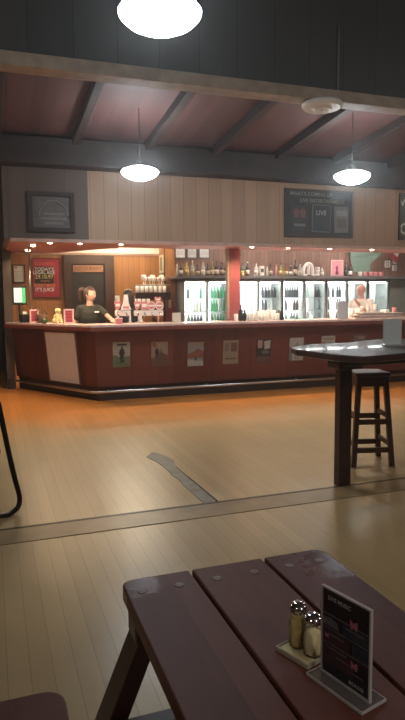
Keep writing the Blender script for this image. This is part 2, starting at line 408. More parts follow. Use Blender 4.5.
# posters on the raked bar front
def poster(px, py, label, sheet, blobs, w=.245, h=.36, title=None):
    c = on_y(px, py, 8.36); z0, z1 = c.z-h/2, c.z+h/2
    rk = lambda z: 8.40 - .02 - .08*(z-.20)/.845
    ya, yb = rk(z0), rk(z1); tilt = math.atan2(yb-ya, h)
    t = thing('wall_poster', label, 'poster', (c.x, (ya+yb)/2-.003, c.z)); t.rotation_euler = (-tilt, 0, 0)
    obj('sheet', box(-w/2, w/2, -.004, 0, -h/2, h/2), sheet, t)
    for nm, pts, mm in blobs:
        bm = bm_new(); a = [bm.verts.new((x*w, -.0045, z*h)) for x, z in pts]; b = [bm.verts.new((x*w, -.006, z*h)) for x, z in pts]
        bm.faces.new(a); bm.faces.new(b)
        n = len(pts)
        for i in range(n): bm.faces.new((a[i], a[(i+1) % n], b[(i+1) % n], b[i]))
        obj(nm, bm, mm, t)
    return t
def ink(name, c): return mat('ink_'+name, tuple(v*.75 for v in c), .8, var=.12, scale=40)
BEI = ink('beige', (.40, .36, .27)); GRN = ink('green', (.16, .19, .10)); BRN = ink('brown', (.16, .08, .05)); DRK = ink('dark', (.05, .035, .03))
TAN = ink('tan', (.32, .23, .15)); PNK = ink('pink', (.42, .27, .24)); GRY = ink('grey', (.26, .25, .24)); RST = ink('rust', (.26, .09, .05)); PAL = ink('pale', (.46, .43, .38)); MID = ink('mid', (.20, .15, .12))
man = [(-.10, -.38), (-.02, -.36), (.02, -.10), (.06, -.36), (.15, -.36), (.14, 0), (.20, .02), (.16, .20), (.08, .24), (.08, .33), (-.02, .33), (-.02, .24), (-.10, .2), (-.16, .02), (-.08, 0)]
def shift(p, dx, dz, s=1): return [(x*s+dx, z*s+dz) for x, z in p]
rect = lambda a, b, c, d: [(a, c), (b, c), (b, d), (a, d)]
poster(121, 354.5, 'vintage poster of one standing man in a green field under a title', BEI, [('ground', [(-.49, -.49), (.49, -.49), (.49, -.05), (0, -.12), (-.49, .02)], GRN), ('title', rect(-.25, .3, .36, .43), DRK), ('figure', man, DRK), ('shadow_band', [(-.35, -.44), (.4, -.3), (.42, -.25), (-.2, -.38)], TAN)])
poster(159, 354, 'brown vintage poster of two figures standing together by a slope', TAN, [('ground', [(-.49, -.49), (.49, -.49), (.49, -.05), (.1, .08), (-.49, -.2)], BRN), ('figure', shift(man, -.18, .05, .7), DRK), ('figure', shift(man, .05, .02, .7), MID), ('title', rect(-.42, -.2, .3, .46), RST)])
poster(195, 354, 'vintage poster of a rust red hill with pale ground in front', GRY, [('hill', [(-.49, -.15), (.49, -.15), (.49, .1), (.15, .25), (-.1, .12), (-.49, .0)], RST), ('sky_band', rect(-.49, .49, .36, .49), TAN), ('ground', [(-.49, -.49), (.49, -.49), (.49, -.30), (-.49, -.22)], PAL), ('figure', shift(man, 0, -.2, .4), DRK)])
poster(230, 352, 'plain tan poster holding a dark square picture in its upper corner', TAN, [('inset_picture', rect(.0, .42, .02, .40), BRN), ('caption', rect(-.40, -.1, .05, .40), MID), ('caption', rect(-.38, .38, -.30, -.24), BRN)])
poster(263, 350.5, 'dark poster with two pale faces across its upper half', DRK, [('face', rect(-.42, -.12, .12, .46), PNK), ('face', [(.05, .05), (.42, .1), (.45, .45), (.0, .40)], PAL), ('figure', rect(-.1, .35, -.12, 0), MID), ('lower_band', rect(-.49, .49, -.49, -.25), BRN)])
poster(295.5, 349, 'pale poster of a dark tall figure, half behind the table tip', PAL, [('figure', shift(man, .02, -.05, 1.1), GRY), ('side_band', rect(-.49, -.3, -.49, .1), MID)])
poster(327, 347, 'pale poster showing just over the middle of the tall table top', PAL, [('figure', shift(man, .1, .0, .7), MID), ('title', rect(-.4, .4, .34, .42), TAN), ('side_band', rect(-.45, -.2, -.2, .25), TAN)])
poster(358, 346, 'dim grey brown poster above the table, in line with the stool', MID, [('figure', shift(man, -.1, .05, .7), DRK), ('title', rect(-.1, .35, .33, .44), PNK), ('face', rect(.1, .4, -.1, .2), TAN)])

# ================================================================== SIGNS ON THE FASCIA
FY = 8.348
def rel_rect(p0, p1): return (p1.x-p0.x), (p0.z-p1.z)
a = on_y(284, 188, FY); b = on_y(352, 238.5, FY); W, Hh = b.x-a.x, a.z-b.z
t = thing('chalkboard', 'wide black event board with three posters on the timber fascia', 'board', ((a.x+b.x)/2, FY, b.z))
obj('board', box(-W/2+.02, W/2-.02, -.02, 0, .02, Hh-.02), mat('chalk_black', (.018, .018, .017), .6, var=.3), t)
bm = bm_new()
for q in ((-W/2, -W/2+.03, 0, Hh), (W/2-.03, W/2, 0, Hh), (-W/2+.03, W/2-.03, 0, .03), (-W/2+.03, W/2-.03, Hh-.03, Hh)): add_box(bm, q[0], q[1], -.032, 0, q[2], q[3])
obj('frame', bm, M_DARKWOOD, t)
CHALK = mat('chalk', (.22, .21, .19), .8)
text('lettering', "WHAT'S COMING UP", .082, CHALK, t, (-.15, -.022, Hh-.075), sx=.95)
text('lettering', 'LIVE ENTERTAINMENT', .082, CHALK, t, (.05, -.022, Hh-.175), sx=.95)
p1 = obj('pinned_poster', box(-.48, -.20, -.024, -.02, .10, .47), mat('poster_dark', (.03, .025, .026), .6), t)
obj('figure', lathe([(0, -.05), (.05, -.03), (.06, .05), (.03, .1), (0, .1)], 10, (-.40, -.022, .33), Matrix.Diagonal((1, .06, 1.2, 1))), mat('poster_red', (.16, .06, .055), .7), p1)
obj('figure', lathe([(0, -.05), (.05, -.03), (.06, .05), (.03, .1), (0, .1)], 10, (-.29, -.022, .33), Matrix.Diagonal((1, .06, 1.2, 1))), mat('poster_red', (.16, .06, .055), .7), p1)
obj('caption', box(-.44, -.25, -.0255, -.022, .16, .20), mat('poster_grey', (.16, .15, .15), .7), p1)
p2 = obj('pinned_poster', add_box(bm_new(), -.14, .19, -.026, -.02, .08, .50, Matrix.Rotation(R(1.5), 4, 'Y')), mat('poster_edge', (.11, .11, .11), .6), t)
obj('picture', add_box(bm_new(), -.125, .175, -.028, -.022, .095, .485, Matrix.Rotation(R(1.5), 4, 'Y')), mat('poster_navy', (.025, .028, .032), .6), p2)
text('lettering', 'LIVE', .10, mat('poster_white', (.34, .33, .32), .7), p2, (.025, -.03, .37))
p3 = obj('pinned_poster', add_box(bm_new(), .27, .52, -.024, -.02, .07, .47, Matrix.Rotation(R(-1.5), 4, 'Y')), mat('poster_grey2', (.13, .12, .115), .6), t)
obj('picture', box(.31, .49, -.0265, -.022, .15, .30), mat('poster_tan', (.10, .07, .055), .6), p3)
obj('caption', box(.30, .50, -.0265, -.022, .34, .42), mat('poster_pale', (.20, .19, .18), .6), p3)

a = on_y(399, 193, FY); b = on_y(402, 240, FY)
t = thing('chalkboard', 'olive brown lettered board at the fascia edge cut by the frame', 'board', (a.x+.6, FY, b.z)); Hh = a.z-b.z
obj('board', box(-.58, .58, -.02, 0, .02, Hh-.02), mat('board_olive', (.06, .05, .028), .6, var=.2), t)
bm = bm_new()
for q in ((-.6, -.57, 0, Hh), (.57, .6, 0, Hh), (-.57, .57, 0, .03), (-.57, .57, Hh-.03, Hh)): add_box(bm, q[0], q[1], -.03, 0, q[2], q[3])
obj('frame', bm, M_DARKWOOD, t)
text('lettering', 'W', .17, mat('sign_cream', (.5, .48, .42), .7), t, (-.50, -.022, Hh-.16))
text('lettering', 'C', .26, mat('sign_cream', (.5, .48, .42), .7), t, (-.50, -.022, .17))

a = on_y(27, 191, FY-.02); b = on_y(75, 233, FY-.02); W, Hh = b.x-a.x, a.z-b.z
t = thing('framed_picture', 'dark framed print with faint pale emblem on the darker fascia panel', 'picture', ((a.x+b.x)/2, 8.333, b.z))
bm = bm_new()
for q in ((-W/2, -W/2+.06, 0, Hh), (W/2-.06, W/2, 0, Hh), (-W/2+.06, W/2-.06, 0, .06), (-W/2+.06, W/2-.06, Hh-.06, Hh)): add_box(bm, q[0], q[1], -.035, 0, q[2], q[3])
obj('frame', bm, M_BEAM, t)
p = obj('print', box(-W/2+.05, W/2-.05, -.015, 0, .05, Hh-.05), mat('print_grey', (.085, .075, .07), .6, var=.2, scale=12), t)
bm = bm_new(); add_tube(bm, [(.02+.19*math.cos(u), -.017, .20+.21*math.sin(u)) for u in [PI*k/12 for k in range(13)]], .012, 6)
obj('emblem', bm, mat('print_pale', (.15, .14, .13), .7), p)
for z, w in ((.24, .13), (.18, .17), (.12, .12)): obj('caption', box(.03-w, .03+w, -.018, -.014, z-.015, z+.015), mat('print_pale', (.2, .19, .18), .7), p)

# ================================================================== LAMPS
LENS = mat('lamp_lens', (.9, .95, 1), .3, emit=(.84, .94, 1.0), strength=58)
LENS_NEAR = mat('lamp_lens_near', (.9, .95, 1), .3, emit=(.84, .94, 1.0), strength=19)
def lamp(px, py, z, label, lens, ceil):
    c = on_z(px, py, z)
    t = thing('pendant_lamp', label, 'lamp', c)
    obj('lens', lathe([(0, -.085), (.06, -.082), (.12, -.066), (.175, -.040), (.212, -.006), (.218, .012), (.205, .030), (.15, .052), (.09, .068), (.06, .07)], 32), lens, t)
    obj('canopy', lathe([(.09, .066), (.085, .085), (.05, .10), (.03, .16), (.0, .16)], 24), M_BEAM, t)
    obj('stem', tube([(0, 0, .155), (0, 0, ceil-z)], .005), M_BLACK, t)
    return t
lamp(160, 15, 2.9, 'large glowing white dome lamp hanging nearest overhead, below the bulkhead', LENS_NEAR, 4.6)
lamp(140, 173, 2.9, 'glowing white dome lamp over the bar, beside the dark fascia panel', LENS, 3.63)
lamp(352, 177, 2.9, 'glowing white dome lamp in front of the black event board', LENS, 3.67)

c = on_z(322, 103, 3.2)
t = thing('ceiling_speaker', 'round white slatted ceiling speaker under the pale bulkhead beam', 'speaker', (c.x, 5.05, 3.2))
t.location = (c.x, c.y, 3.2)
obj('rim', lathe([(.165, -.05), (.185, -.03), (.188, -.012), (.172, 0), (.11, 0), (.11, -.02), (.145, -.04)], 32), M_WHITE, t)
obj('grille', lathe([(.0, -.075), (.03, -.074), (.032, -.068), (.06, -.064), (.062, -.068), (.09, -.058), (.092, -.052), (.118, -.034), (.145, -.030), (.145, -.01), (0, -.01)], 32), mat('speaker_grey', (.78, .77, .75), .5), t)
c = on_y(340, 80, 4.95); c2 = on_y(340, 24, 4.95)
tag(obj('conduit_pipe', tube([(c.x, 4.985, 3.317), (c.x, 4.985, c2.z)], .010), mat('conduit', (.17, .17, .17), .5)), 'thin grey conduit running up the dark bulkhead above the speaker', 'pipe')

# downlights in the soffit
DL = mat('downlight_glow', (1, .9, .75), .3, emit=(1, .78, .52), strength=30)
spots = [(33, 245, 'by the metal pole'), (28, 250, 'deepest in the angled corner'), (50, 242, 'above the maroon sign'), (80, 241.5, 'above the barmaid'), (121, 241.5, 'above the white notice on the wall'),
         (252, 245.5, 'just past the maroon pillar'), (288, 247, 'below one end of the event board'), (330, 247.5, 'above the pink picture'), (372, 248, 'above the green cloth')]
dl0 = None
for px, py, where in spots:
    c = on_z(px, py, 2.223); c.y = min(max(c.y, 8.55), 10.2)
    c.x = on_y(px, py, c.y).x
    lb = 'small round downlight in the red soffit, ' + where
    if dl0 is None:
        dl0 = t = thing('downlight', lb, 'downlight', (c.x, c.y, 2.225), group='soffit downlights')
        obj('trim_ring', lathe([(.041, 0), (.062, 0), (.058, -.008), (.041, -.006)], 18), M_CHROME, t)
        obj('bulb', lathe([(0, -.026), (.022, -.022), (.036, -.008), (.040, 0), (.0, 0)], 18), DL, t)
    else: t = dup(dl0, (c.x, c.y, 2.225), 0, lb, 'soffit downlights')
    ld = bpy.data.lights.new('downlight_beam', 'SPOT'); ld.energy = 105; ld.color = (1, .70, .42); ld.spot_size = R(155); ld.spot_blend = .6; ld.shadow_soft_size = .03
    lo = bpy.data.objects.new('downlight_beam', ld); C.objects.link(lo); lo.location = (c.x, c.y, 2.205)

# fluorescent battens behind the fascia, lighting the bar
TUBE = mat('tube_glow', (1, 1, 1), .3, emit=(1, .86, .64), strength=190)
TUBE2 = mat('tube_glow_cool', (1, 1, 1), .3, emit=(1, .90, .82), strength=125)
for (x, y, lab, mm) in ((2.3, 10.6, 'warm batten light over the taps, behind the fascia', TUBE), (4.9, 9.9, 'batten light over the fridges next to the pillar', TUBE2), (6.9, 9.9, 'batten light over the fridges at the far end', TUBE2)):
    t = thing('ceiling_batten_light', lab, 'light', (x, y, 2.78))
    obj('housing', box(-.62, .62, -.05, .05, -.05, 0, bev=.006), M_WHITE, t)
    obj('tube', tube([(-.59, 0, -.075), (.59, 0, -.075)], .019), mm, t)

for (x, y, e) in ((-2.6, -1.2, 70), (1.6, -2.6, 135), (4.6, .4, 60), (-2.2, 6.6, 75), (7.0, 5.9, 60)):  # unseen fill lights added for the rest of the hall's lighting, no fittings
    ld = bpy.data.lights.new('hall_fill', 'POINT'); ld.energy = e; ld.color = (1, .90, .80); ld.shadow_soft_size = .25
    lo = bpy.data.objects.new('hall_fill', ld); C.objects.link(lo); lo.location = (x, y, 3.3)
#@@PART2@@
# ================================================================== PICNIC TABLE
t = thing('picnic_table', 'dark stained plank table in the foreground with benches fixed along its sides', 'table', (.545, .5, 0))
def plank_pts(x0, x1, y0, y1, rl, rr, n=5):
    P = [(x0, y0), (x1, y0)]
    P += [(x1-rr+rr*math.cos(PI/2*k/n), y1-rr+rr*math.sin(PI/2*k/n)) for k in range(n+1)] if rr else [(x1, y1)]
    P += [(x0+rl-rl*math.sin(PI/2*k/n), y1-rl+rl*math.cos(PI/2*k/n)) for k in range(n+1)] if rl else [(x0, y1)]
    return P
SCREW = mat('screw_plug', (.17, .11, .085), .45, var=.2, scale=60)
WORN = mat('worn_varnish', (.10, .06, .045), .22, var=.5, scale=30, coat=.4)
for k, (x0, x1, rl, rr) in enumerate(((.268, .442, .03, .004), (.451, .642, .004, .004), (.652, .822, .004, .03))):
    pl = obj('table_plank', prism(plank_pts(x0, x1, -.45, 1.385, rl, rr), .712, .75, .004), M_TABLE, t, True)
    for dx in (.22, .74):
        for y in (1.315, -.36):
            obj('screw_plug', lathe([(.0125, 0), (.0125, .0012), (.010, .0016), (0, .0016)], 14, (x0+(x1-x0)*dx, y, .7496)), SCREW, pl, True)
for y in (1.30, -.37):
    obj('cleat', box(.275, .815, y-.05, y+.045, .645, .711, bev=.012), M_DARKWOOD, t, True)
    obj('bearer', box(-.17, 1.26, y-.09, y-.045, .40, .489, bev=.004), M_DARKWOOD, t, True)
    for s in (-1, 1):
        fx = lambda x: .545 + s*(x-.545)
        obj('leg', bar((fx(.318), y, .69), (fx(.028), y, .0), .042, .088, (0, 1, 0)), M_DARKWOOD, t, True)
for (x0, x1, rl, rr) in ((-.20, -.035, .05, .01), (-.025, .122, .01, .05), (.968, 1.115, .05, .01), (1.125, 1.29, .01, .05)):
    obj('bench_plank', prism(plank_pts(x0, x1, -.45, 1.355, rl, rr), .491, .53, .005), M_TABLE, t, True)

# condiments
CREAMP = mat('cream_plastic', (.74, .64, .38), .4, var=.08)
tr = thing('condiment_tray', 'small cream serving tray under the two shakers', 'tray', (.535, .966, .751), R(20))
obj('dish', prism([(-.027, -.037), (.027, -.037), (.027, .037), (-.027, .037)], .002, .006, .002), CREAMP, tr)
bm = bm_new()
for q in ((-.031, -.027, -.041, .041), (.027, .031, -.041, .041), (-.027, .027, -.041, -.037), (-.027, .027, .037, .041)): add_box(bm, *q, 0, .008)
obj('rim', bm, mat('tray_rim', (.42, .38, .28), .2), tr)
SHG = glass('shaker_glass', (.97, .96, .92), .05, .05, .97)
def shaker(x, y, label, h, r, fill, fc):
    s = thing('shaker', label, 'shaker', (x, y, .7575))
    obj('jar', lathe([(r*.9, 0), (r, .004), (r*1.0, h*.55), (r*.72, h*.78), (r*.70, h*.80)], 10), SHG, s)
    obj('contents', lathe([(r*.8, .003), (r*.88, .006), (r*.88, fill), (r*.6, fill+.004), (0, fill+.004)], 10), fc, s)
    obj('cap', lathe([(r*.74, h*.76), (r*.80, h*.78), (r*.80, h*.84), (r*.96, h*.86), (r*.96, h*.91), (r*.74, h*.97), (r*.35, h*1.0), (0, h*1.0)], 20), M_CHROME, s)
shaker(.5365, .984, 'taller glass shaker of tan powder with dented chrome cap', .088, .0185, .056, mat('tan_powder', (.74, .60, .28), .8, var=.2, scale=60))
shaker(.5485, .949, 'shorter glass shaker of cream powder beside the menu stand', .080, .0190, .042, mat('cream_powder', (.82, .74, .48), .8, var=.1, scale=60))

# acrylic menu stand: from its near corner to its far corner
A0, A1 = on_z(321.5, 668.5, .757), on_z(370.5, 702.5, .757); mid = (A0+A1)/2; dv = (A1-A0); Wd = dv.length; rz = math.atan2(dv.y, dv.x)
ms = thing('menu_stand', 'clear acrylic stand with a dark live music flyer on the plank table', 'menu stand', (mid.x, mid.y, .7505), rz)
ACR = mat('acrylic_edge', (.50, .47, .46), .15, coat=.5)
Hs = .168
obj('foot', prism([(-Wd/2-.008, -.028), (Wd/2+.006, -.028), (Wd/2+.006, .030), (-Wd/2-.008, .030)], 0, .005, .0015), mat('acrylic_foot', (.13, .11, .11), .08, coat=.6), ms)
bm = bm_new()
for q in ((-Wd/2-.008, Wd/2+.006, -.0295, -.028), (-Wd/2-.008, Wd/2+.006, .030, .0315), (-Wd/2-.0095, -Wd/2-.008, -.0295, .0315), (Wd/2+.006, Wd/2+.0075, -.0295, .0315)): add_box(bm, *q, 0, .0052)
obj('foot_edge', bm, ACR, ms)
bm = bm_new()
for q in ((-Wd/2, -Wd/2+.003, .005, Hs), (Wd/2-.003, Wd/2, .005, Hs), (-Wd/2+.003, Wd/2-.003, .005, .008), (-Wd/2+.003, Wd/2-.003, Hs-.003, Hs)): add_box(bm, q[0], q[1], -.003, .003, q[2], q[3])
obj('holder_edge', bm, ACR, ms)
fl = obj('flyer', box(-Wd/2+.004, Wd/2-.004, -.0012, .0012, .009, Hs-.004), mat('flyer_black', (.016, .015, .02), .3, coat=.4, var=.3, scale=40), ms)
FW_ = mat('flyer_white', (.40, .37, .37), .6); FB = mat('flyer_blue', (.030, .038, .050), .5, var=.4, scale=60); FP = mat('flyer_pink', (.40, .13, .16), .5); FR = mat('flyer_red', (.055, .025, .030), .5, var=.4, scale=60); FG = mat('flyer_grey', (.11, .10, .105), .6, var=.3, scale=80)
text('lettering', 'LIVE MUSIC', .0105, FW_, fl, (-.014, -.0016, Hs-.018), depth=.0003)
def fb(name, pts, m, y=-.0015):
    bm = bm_new(); a = [bm.verts.new((x, y, z)) for x, z in pts]; b = [bm.verts.new((x, y-.0003, z)) for x, z in pts]
    bm.faces.new(a); bm.faces.new(b); n = len(pts)
    for i in range(n): bm.faces.new((a[i], a[(i+1) % n], b[(i+1) % n], b[i]))
    return obj(name, bm, m, fl)
hw = Wd/2-.005
for z in (.118, .092, .064): fb('divider_line', [(-hw, z), (hw, z+.001), (hw, z+.0035), (-hw, z+.0025)], FG)
fb('photo_strip', [(-.005, .096), (hw, .097), (hw, .117), (-.005, .116)], FB)
fb('photo_strip', [(-hw, .067), (.012, .067), (.012, .090), (-hw, .090)], FR)
fb('photo_strip', [(.016, .068), (hw, .069), (hw, .090), (.016, .089)], FB)
fb('photo_strip', [(-hw, .030), (.02, .030), (.02, .062), (-hw, .062)], FR)
fb('portrait', [(-hw, .098), (-.012, .098), (-.018, .112), (-.035, .115), (-hw, .112)], FG, -.0019)
def bfly(cx, cz, s): return [(cx-s, cz+s), (cx-.2*s, cz+.4*s), (cx+s*.8, cz+s), (cx+s, cz), (cx+.6*s, cz-s), (cx, cz-.5*s), (cx-.7*s, cz-s), (cx-s, cz-.1*s)]
fb('emblem', bfly(.020, .124, .009), FP, -.0019); fb('emblem', bfly(.022, .052, .008), FP, -.0019); fb('emblem', bfly(-.042, .079, .005), FP, -.0019)
for z, x, w in ((.110, .022, .02), (.083, -.02, .018), (.058, -.02, .025), (.046, .0, .02), (.036, .03, .012)): fb('caption', [(x-w, z), (x+w, z), (x+w, z+.0028), (x-w, z+.0028)], FG, -.0019)
text('lettering', 'BELROSE', .0085, FW_, fl, (.026, -.0016, .018), depth=.0003)

# ================================================================== HIGH TABLE AND STOOL
pts = [on_z(x, y, 1.065) for x, y in ((347, 342.5), (310, 344), (291, 347), (296, 349.5), (333, 354.2), (362, 356.6), (404, 353))]
cc = Vector((2.95, 3.92, 1.065))
out = [(p.x, p.y) for p in pts] + [(3.45, 3.25), (3.85, 3.75), (3.62, 4.32), (3.15, 4.42)]
ht = thing('bar_table', 'tall dark faceted bar table on thick plank legs', 'table', (cc.x, cc.y, 0))
obj('table_top', prism(out, 1.02, 1.065, .008), mat('glossy_dark_wood', (.060, .028, .020), .38, var=.3, scale=10, coat=.12), ht, True)
obj('apron', box(2.40, 3.52, 3.74, 3.98, .93, 1.02, bev=.01), M_DARKWOOD, ht, True)
for x in (2.482, 3.42):
    obj('leg', box(x-.052, x+.052, 3.84, 3.915, 0, .94, bev=.006), M_DARKWOOD, ht, True)
    obj('corbel', prism([(x-.1, 3.78), (x+.1, 3.78), (x+.1, 3.94), (x-.1, 3.94)], .90, .96, .012), M_DARKWOOD, ht, True)
p0 = on_y(383, 347, 3.82); p1 = on_y(401, 347, 3.80)
cs = thing('card_holder', 'pale blue white card standing upright on the tall bar table', 'card', ((p0.x+p1.x)/2, 3.81, 1.066), R(-12))
wd = (p1-p0).length
obj('card', box(-wd/2+.006, wd/2-.006, -.002, .002, .008, .20), mat('pale_card', (.62, .68, .69), .5, var=.03), cs)
bm = bm_new(); add_box(bm, -wd/2, wd/2, -.035, .035, 0, .006); add_box(bm, -wd/2, -wd/2+.006, -.003, .003, .006, .205); add_box(bm, wd/2-.006, wd/2, -.003, .003, .006, .205)
obj('holder', bm, mat('clear_holder', (.5, .52, .53), .1, coat=.5), cs)

st = thing('bar_stool', 'square topped wooden bar stool tucked behind the tall table', 'stool', (3.045, 4.38, 0), R(-16))
bm = box(-.15, .15, -.15, .15, .765, .80, bev=.012)
obj('seat', bm, M_STOOL, st)
LG = {}
for sx in (-1, 1):
    for sy in (-1, 1):
        a, b = Vector((sx*.112, sy*.112, .77)), Vector((sx*.166, sy*.166, 0)); LG[sx, sy] = (a, b)
        obj('leg', bar(a, b, .042, .042, (0, 1, 0)), M_STOOL, st)
def at_z(k, z): a, b = LG[k]; return a + (b-a)*((a.z-z)/a.z)
for sx in (-1, 1):
    for z in (.43, .19): obj('rung', bar(at_z((sx, -1), z), at_z((sx, 1), z), .022, .045), M_STOOL, st)
for sy in (-1, 1):
    for z in (.38, .14): obj('rung', bar(at_z((-1, sy), z), at_z((1, sy), z), .022, .045), M_STOOL, st)
    obj('seat_apron', box(-.11, .11, sy*.115-.01, sy*.115+.01, .68, .765), M_STOOL, st)
for sx in (-1, 1): obj('seat_apron', box(sx*.115-.01, sx*.115+.01, -.10, .10, .68, .765), M_STOOL, st)

# tubular armchair at the edge of the frame
P0 = Vector((.125, 4.15, 0)); nn = Vector((.7071, -.7071, 0)); dd = Vector((.7071, .7071, 0))
def on_pl(x, y):
    r_ = ray(x, y); return EYE + r_*(nn.dot(P0-EYE)/nn.dot(r_))
vis = [on_pl(x, y) for x, y in ((0, 412), (8, 450), (15, 480), (19.5, 497), (18, 508), (9, 515), (0, 517))]
zb = min(p.z for p in vis)-.018
vis = [Vector((p.x, p.y, p.z-zb)) for p in vis]
top = vis[0] - dd*.02 + Vector((0, 0, .06)); back = -dd*.50
path = [vis[-1]+back, vis[-1]-dd*.1] + vis[::-1] + [top, top-dd*.05+Vector((0, 0, .025)), top+back*.9+Vector((0, 0, .03))]
ch = thing('tubular_chair', 'black bent steel tube chair mostly outside the frame', 'chair', (-.3, 4.2, 0))
side = Vector((-.7071, .7071, 0))*.50
for off in (Vector((0, 0, 0)), side): obj('side_frame', tube([p+off for p in smooth_path(path, 6)], .0175, 10), M_BLACKMETAL, ch, True)
s0 = vis[1] - dd*.05; zs = .45
bm = bm_new(); base = Vector((s0.x, s0.y, 0)) + side*.5 - dd*.22
mtx = Matrix.Translation(base) @ Matrix.Rotation(PI/4, 4, 'Z')
obj('seat', add_box(bm_new(), -.23, .23, -.235, .235, zs-.03, zs+.03, mtx, .02), mat('chair_vinyl', (.03, .022, .02), .5), ch, True)
obj('backrest', add_box(bm_new(), -.26, -.22, -.235, .235, zs+.2, zs+.48, mtx, .015), mat('chair_vinyl', (.03, .022, .02), .5), ch, True)
for z, xx in ((zs-.04, .0), (zs+.3, -.235)):
    a = mtx @ Vector((xx, -.25, z)); b = mtx @ Vector((xx, .25, z)); obj('cross_tube', tube([a, b], .012), M_BLACKMETAL, ch, True)

# ================================================================== BACK BAR: FRIDGES, SHELVES, BOTTLES
FRAME = mat('fridge_frame', (.26, .275, .265), .4); LINER = mat('fridge_liner', (.85, .88, .86), .5)
LED = mat('fridge_tube', (1, 1, 1), .3, emit=(.93, 1.0, .97), strength=80)
PANE = glass('door_pane', (1, 1, 1), .05)
WIRE = mat('shelf_wire', (.45, .46, .45), .4, .5)
BG = {k: mat('bottle_'+k, c, .25) for k, c in dict(brown=(.045, .020, .010), green=(.02, .16, .06), dark=(.018, .018, .02), clear=(.55, .56, .50), pale=(.40, .40, .34), can=(.10, .14, .13)).items()}
FY0, FY1 = 10.62, 11.07; FZ = 1.80
beer = {}
def beer_bottle(kind, x, y, z, label, group, h=.205):
    if kind not in beer:
        r = .028
        me_o = obj('beer_bottle', lathe([(r*.9, 0), (r, .006), (r, .11), (r*.85, .135), (r*.45, .165), (r*.42, .198), (r*.5, .2), (r*.5, .206), (0, .207)], 10), BG[kind]); beer[kind] = me_o; o = me_o
    else: o = beer[kind].copy(); C.objects.link(o)
    o.location = (x, y, z); o.name = 'beer_bottle'; return tag(o, label, 'bottle', group)
SHZ = (.30, .62, .93, 1.19, 1.44)
def fridge(x0, x1, nd, label, stock, names):
    f = thing('bar_fridge', label, 'fridge', ((x0+x1)/2, (FY0+FY1)/2, 0))
    bm = bm_new()
    for q in ((x0, x0+.025, FY0+.03, FY1, .0, FZ), (x1-.025, x1, FY0+.03, FY1, 0, FZ), (x0+.025, x1-.025, FY0+.03, FY1, 0, .22), (x0+.025, x1-.025, FY0+.03, FY1, 1.765, FZ)): add_box(bm, *q)
    obj('cabinet', bm, FRAME, f, True)
    obj('liner', box(x0+.025, x1-.025, FY1-.02, FY1-.001, .22, 1.765), LINER, f, True)
    W_ = (x1-x0)/nd
    for i in range(nd):
        a, b = x0+W_*i, x0+W_*(i+1)
        bm = bm_new(); e = .024
        for q in ((a+.003, a+e, .16, 1.775), (b-e, b-.003, .16, 1.775), (a+e, b-e, .16, .20), (a+e, b-e, 1.74, 1.775)): add_box(bm, q[0], q[1], FY0, FY0+.03, q[2], q[3])
        d = obj('door', bm, FRAME, f, True)
        obj('glass_pane', box(a+e, b-e, FY0+.012, FY0+.016, .2, 1.74), PANE, d, True)
        obj('handle', tube([(b-.018, FY0-.02, .85), (b-.018, FY0-.02, 1.25)], .008), M_STEEL, d, True)
        obj('light_tube', tube([(a+.045, FY0+.06, .25), (a+.045, FY0+.06, 1.72)], .010), LED, f, True)
        obj('light_tube', tube([(a+.07, FY0+.06, 1.735), (b-.05, FY0+.06, 1.735)], .010), LED, f, True)
        for z in SHZ:
            bm = box(a+.03, b-.03, FY0+.09, FY0+.10, z-.012, z)
            for k in range(8): add_box(bm, a+.04+k*(W_-.08)/7-.003, a+.04+k*(W_-.08)/7+.003, FY0+.10, FY1-.03, z-.008, z-.002)
            obj('shelf', bm, WIRE, f, True)
        for z, row, sn in zip(SHZ[2:], stock[i], ('lowest', 'middle', 'top')):
            n = len(row)
            if not n: continue
            kinds = {'b': ('brown', 'brown glass'), 'g': ('green', 'green glass'), 'd': ('dark', 'black'), 'c': ('clear', 'clear glass'), 'p': ('pale', 'pale'), 'k': ('can', 'dark green')}
            for k, chh in enumerate(row):
                if chh == ' ': continue
                kd, word = kinds[chh]
                sp = (b-a-.16)/max(n-1, 1)
                beer_bottle(kd, a+.08+k*sp, FY0+.16, z+.001, f'{word} bottle on the {sn} shelf, {names[i]}', f'bottles in the {names[i]}')
    return f
fridge(3.37, 4.30, 2, 'two door glass fridge before the pillar, one half full of green bottles', [('dddddd', 'cc ccp', 'dd c  g'), ('gbgdgg', 'dgggc g', 'gggggg')], ('first fridge door after the alcove', 'green stocked door before the pillar'))
fridge(4.40, 5.38, 2, 'two door glass fridge just past the maroon pillar', [('cdc c', 'c    c', 'k c'), ('d ddcdd', ' dd c ', 'dddddd')], ('nearly empty door just past the pillar', 'second fridge door past the pillar'))
fridge(5.40, 6.36, 2, 'two door glass fridge below the white ornaments', [('kkckkk', 'dd  bb', 'ddddddd'), ('kkckk', 'kc  k', 'kk  dd')], ('third fridge door past the pillar', 'fourth fridge door past the pillar'))
fridge(6.38, 7.34, 2, 'two door glass fridge behind the man in the pale shirt', [('bb  dd', 'dd   dd', 'dd d dd'), ('dd', ' d', 'd   d')], ('door behind the grey white card', 'door behind the man in the pale shirt'))
fridge(7.36, 7.86, 1, 'single door glass fridge at the far end, empty and white', [('', '', '')], ('empty white door at the far end',))
struct('wall_end_panel', box(7.88, 9.6, 10.62, 11.1, 0, FZ), mat('grey_green_panel', (.22, .27, .25), .6, var=.1))

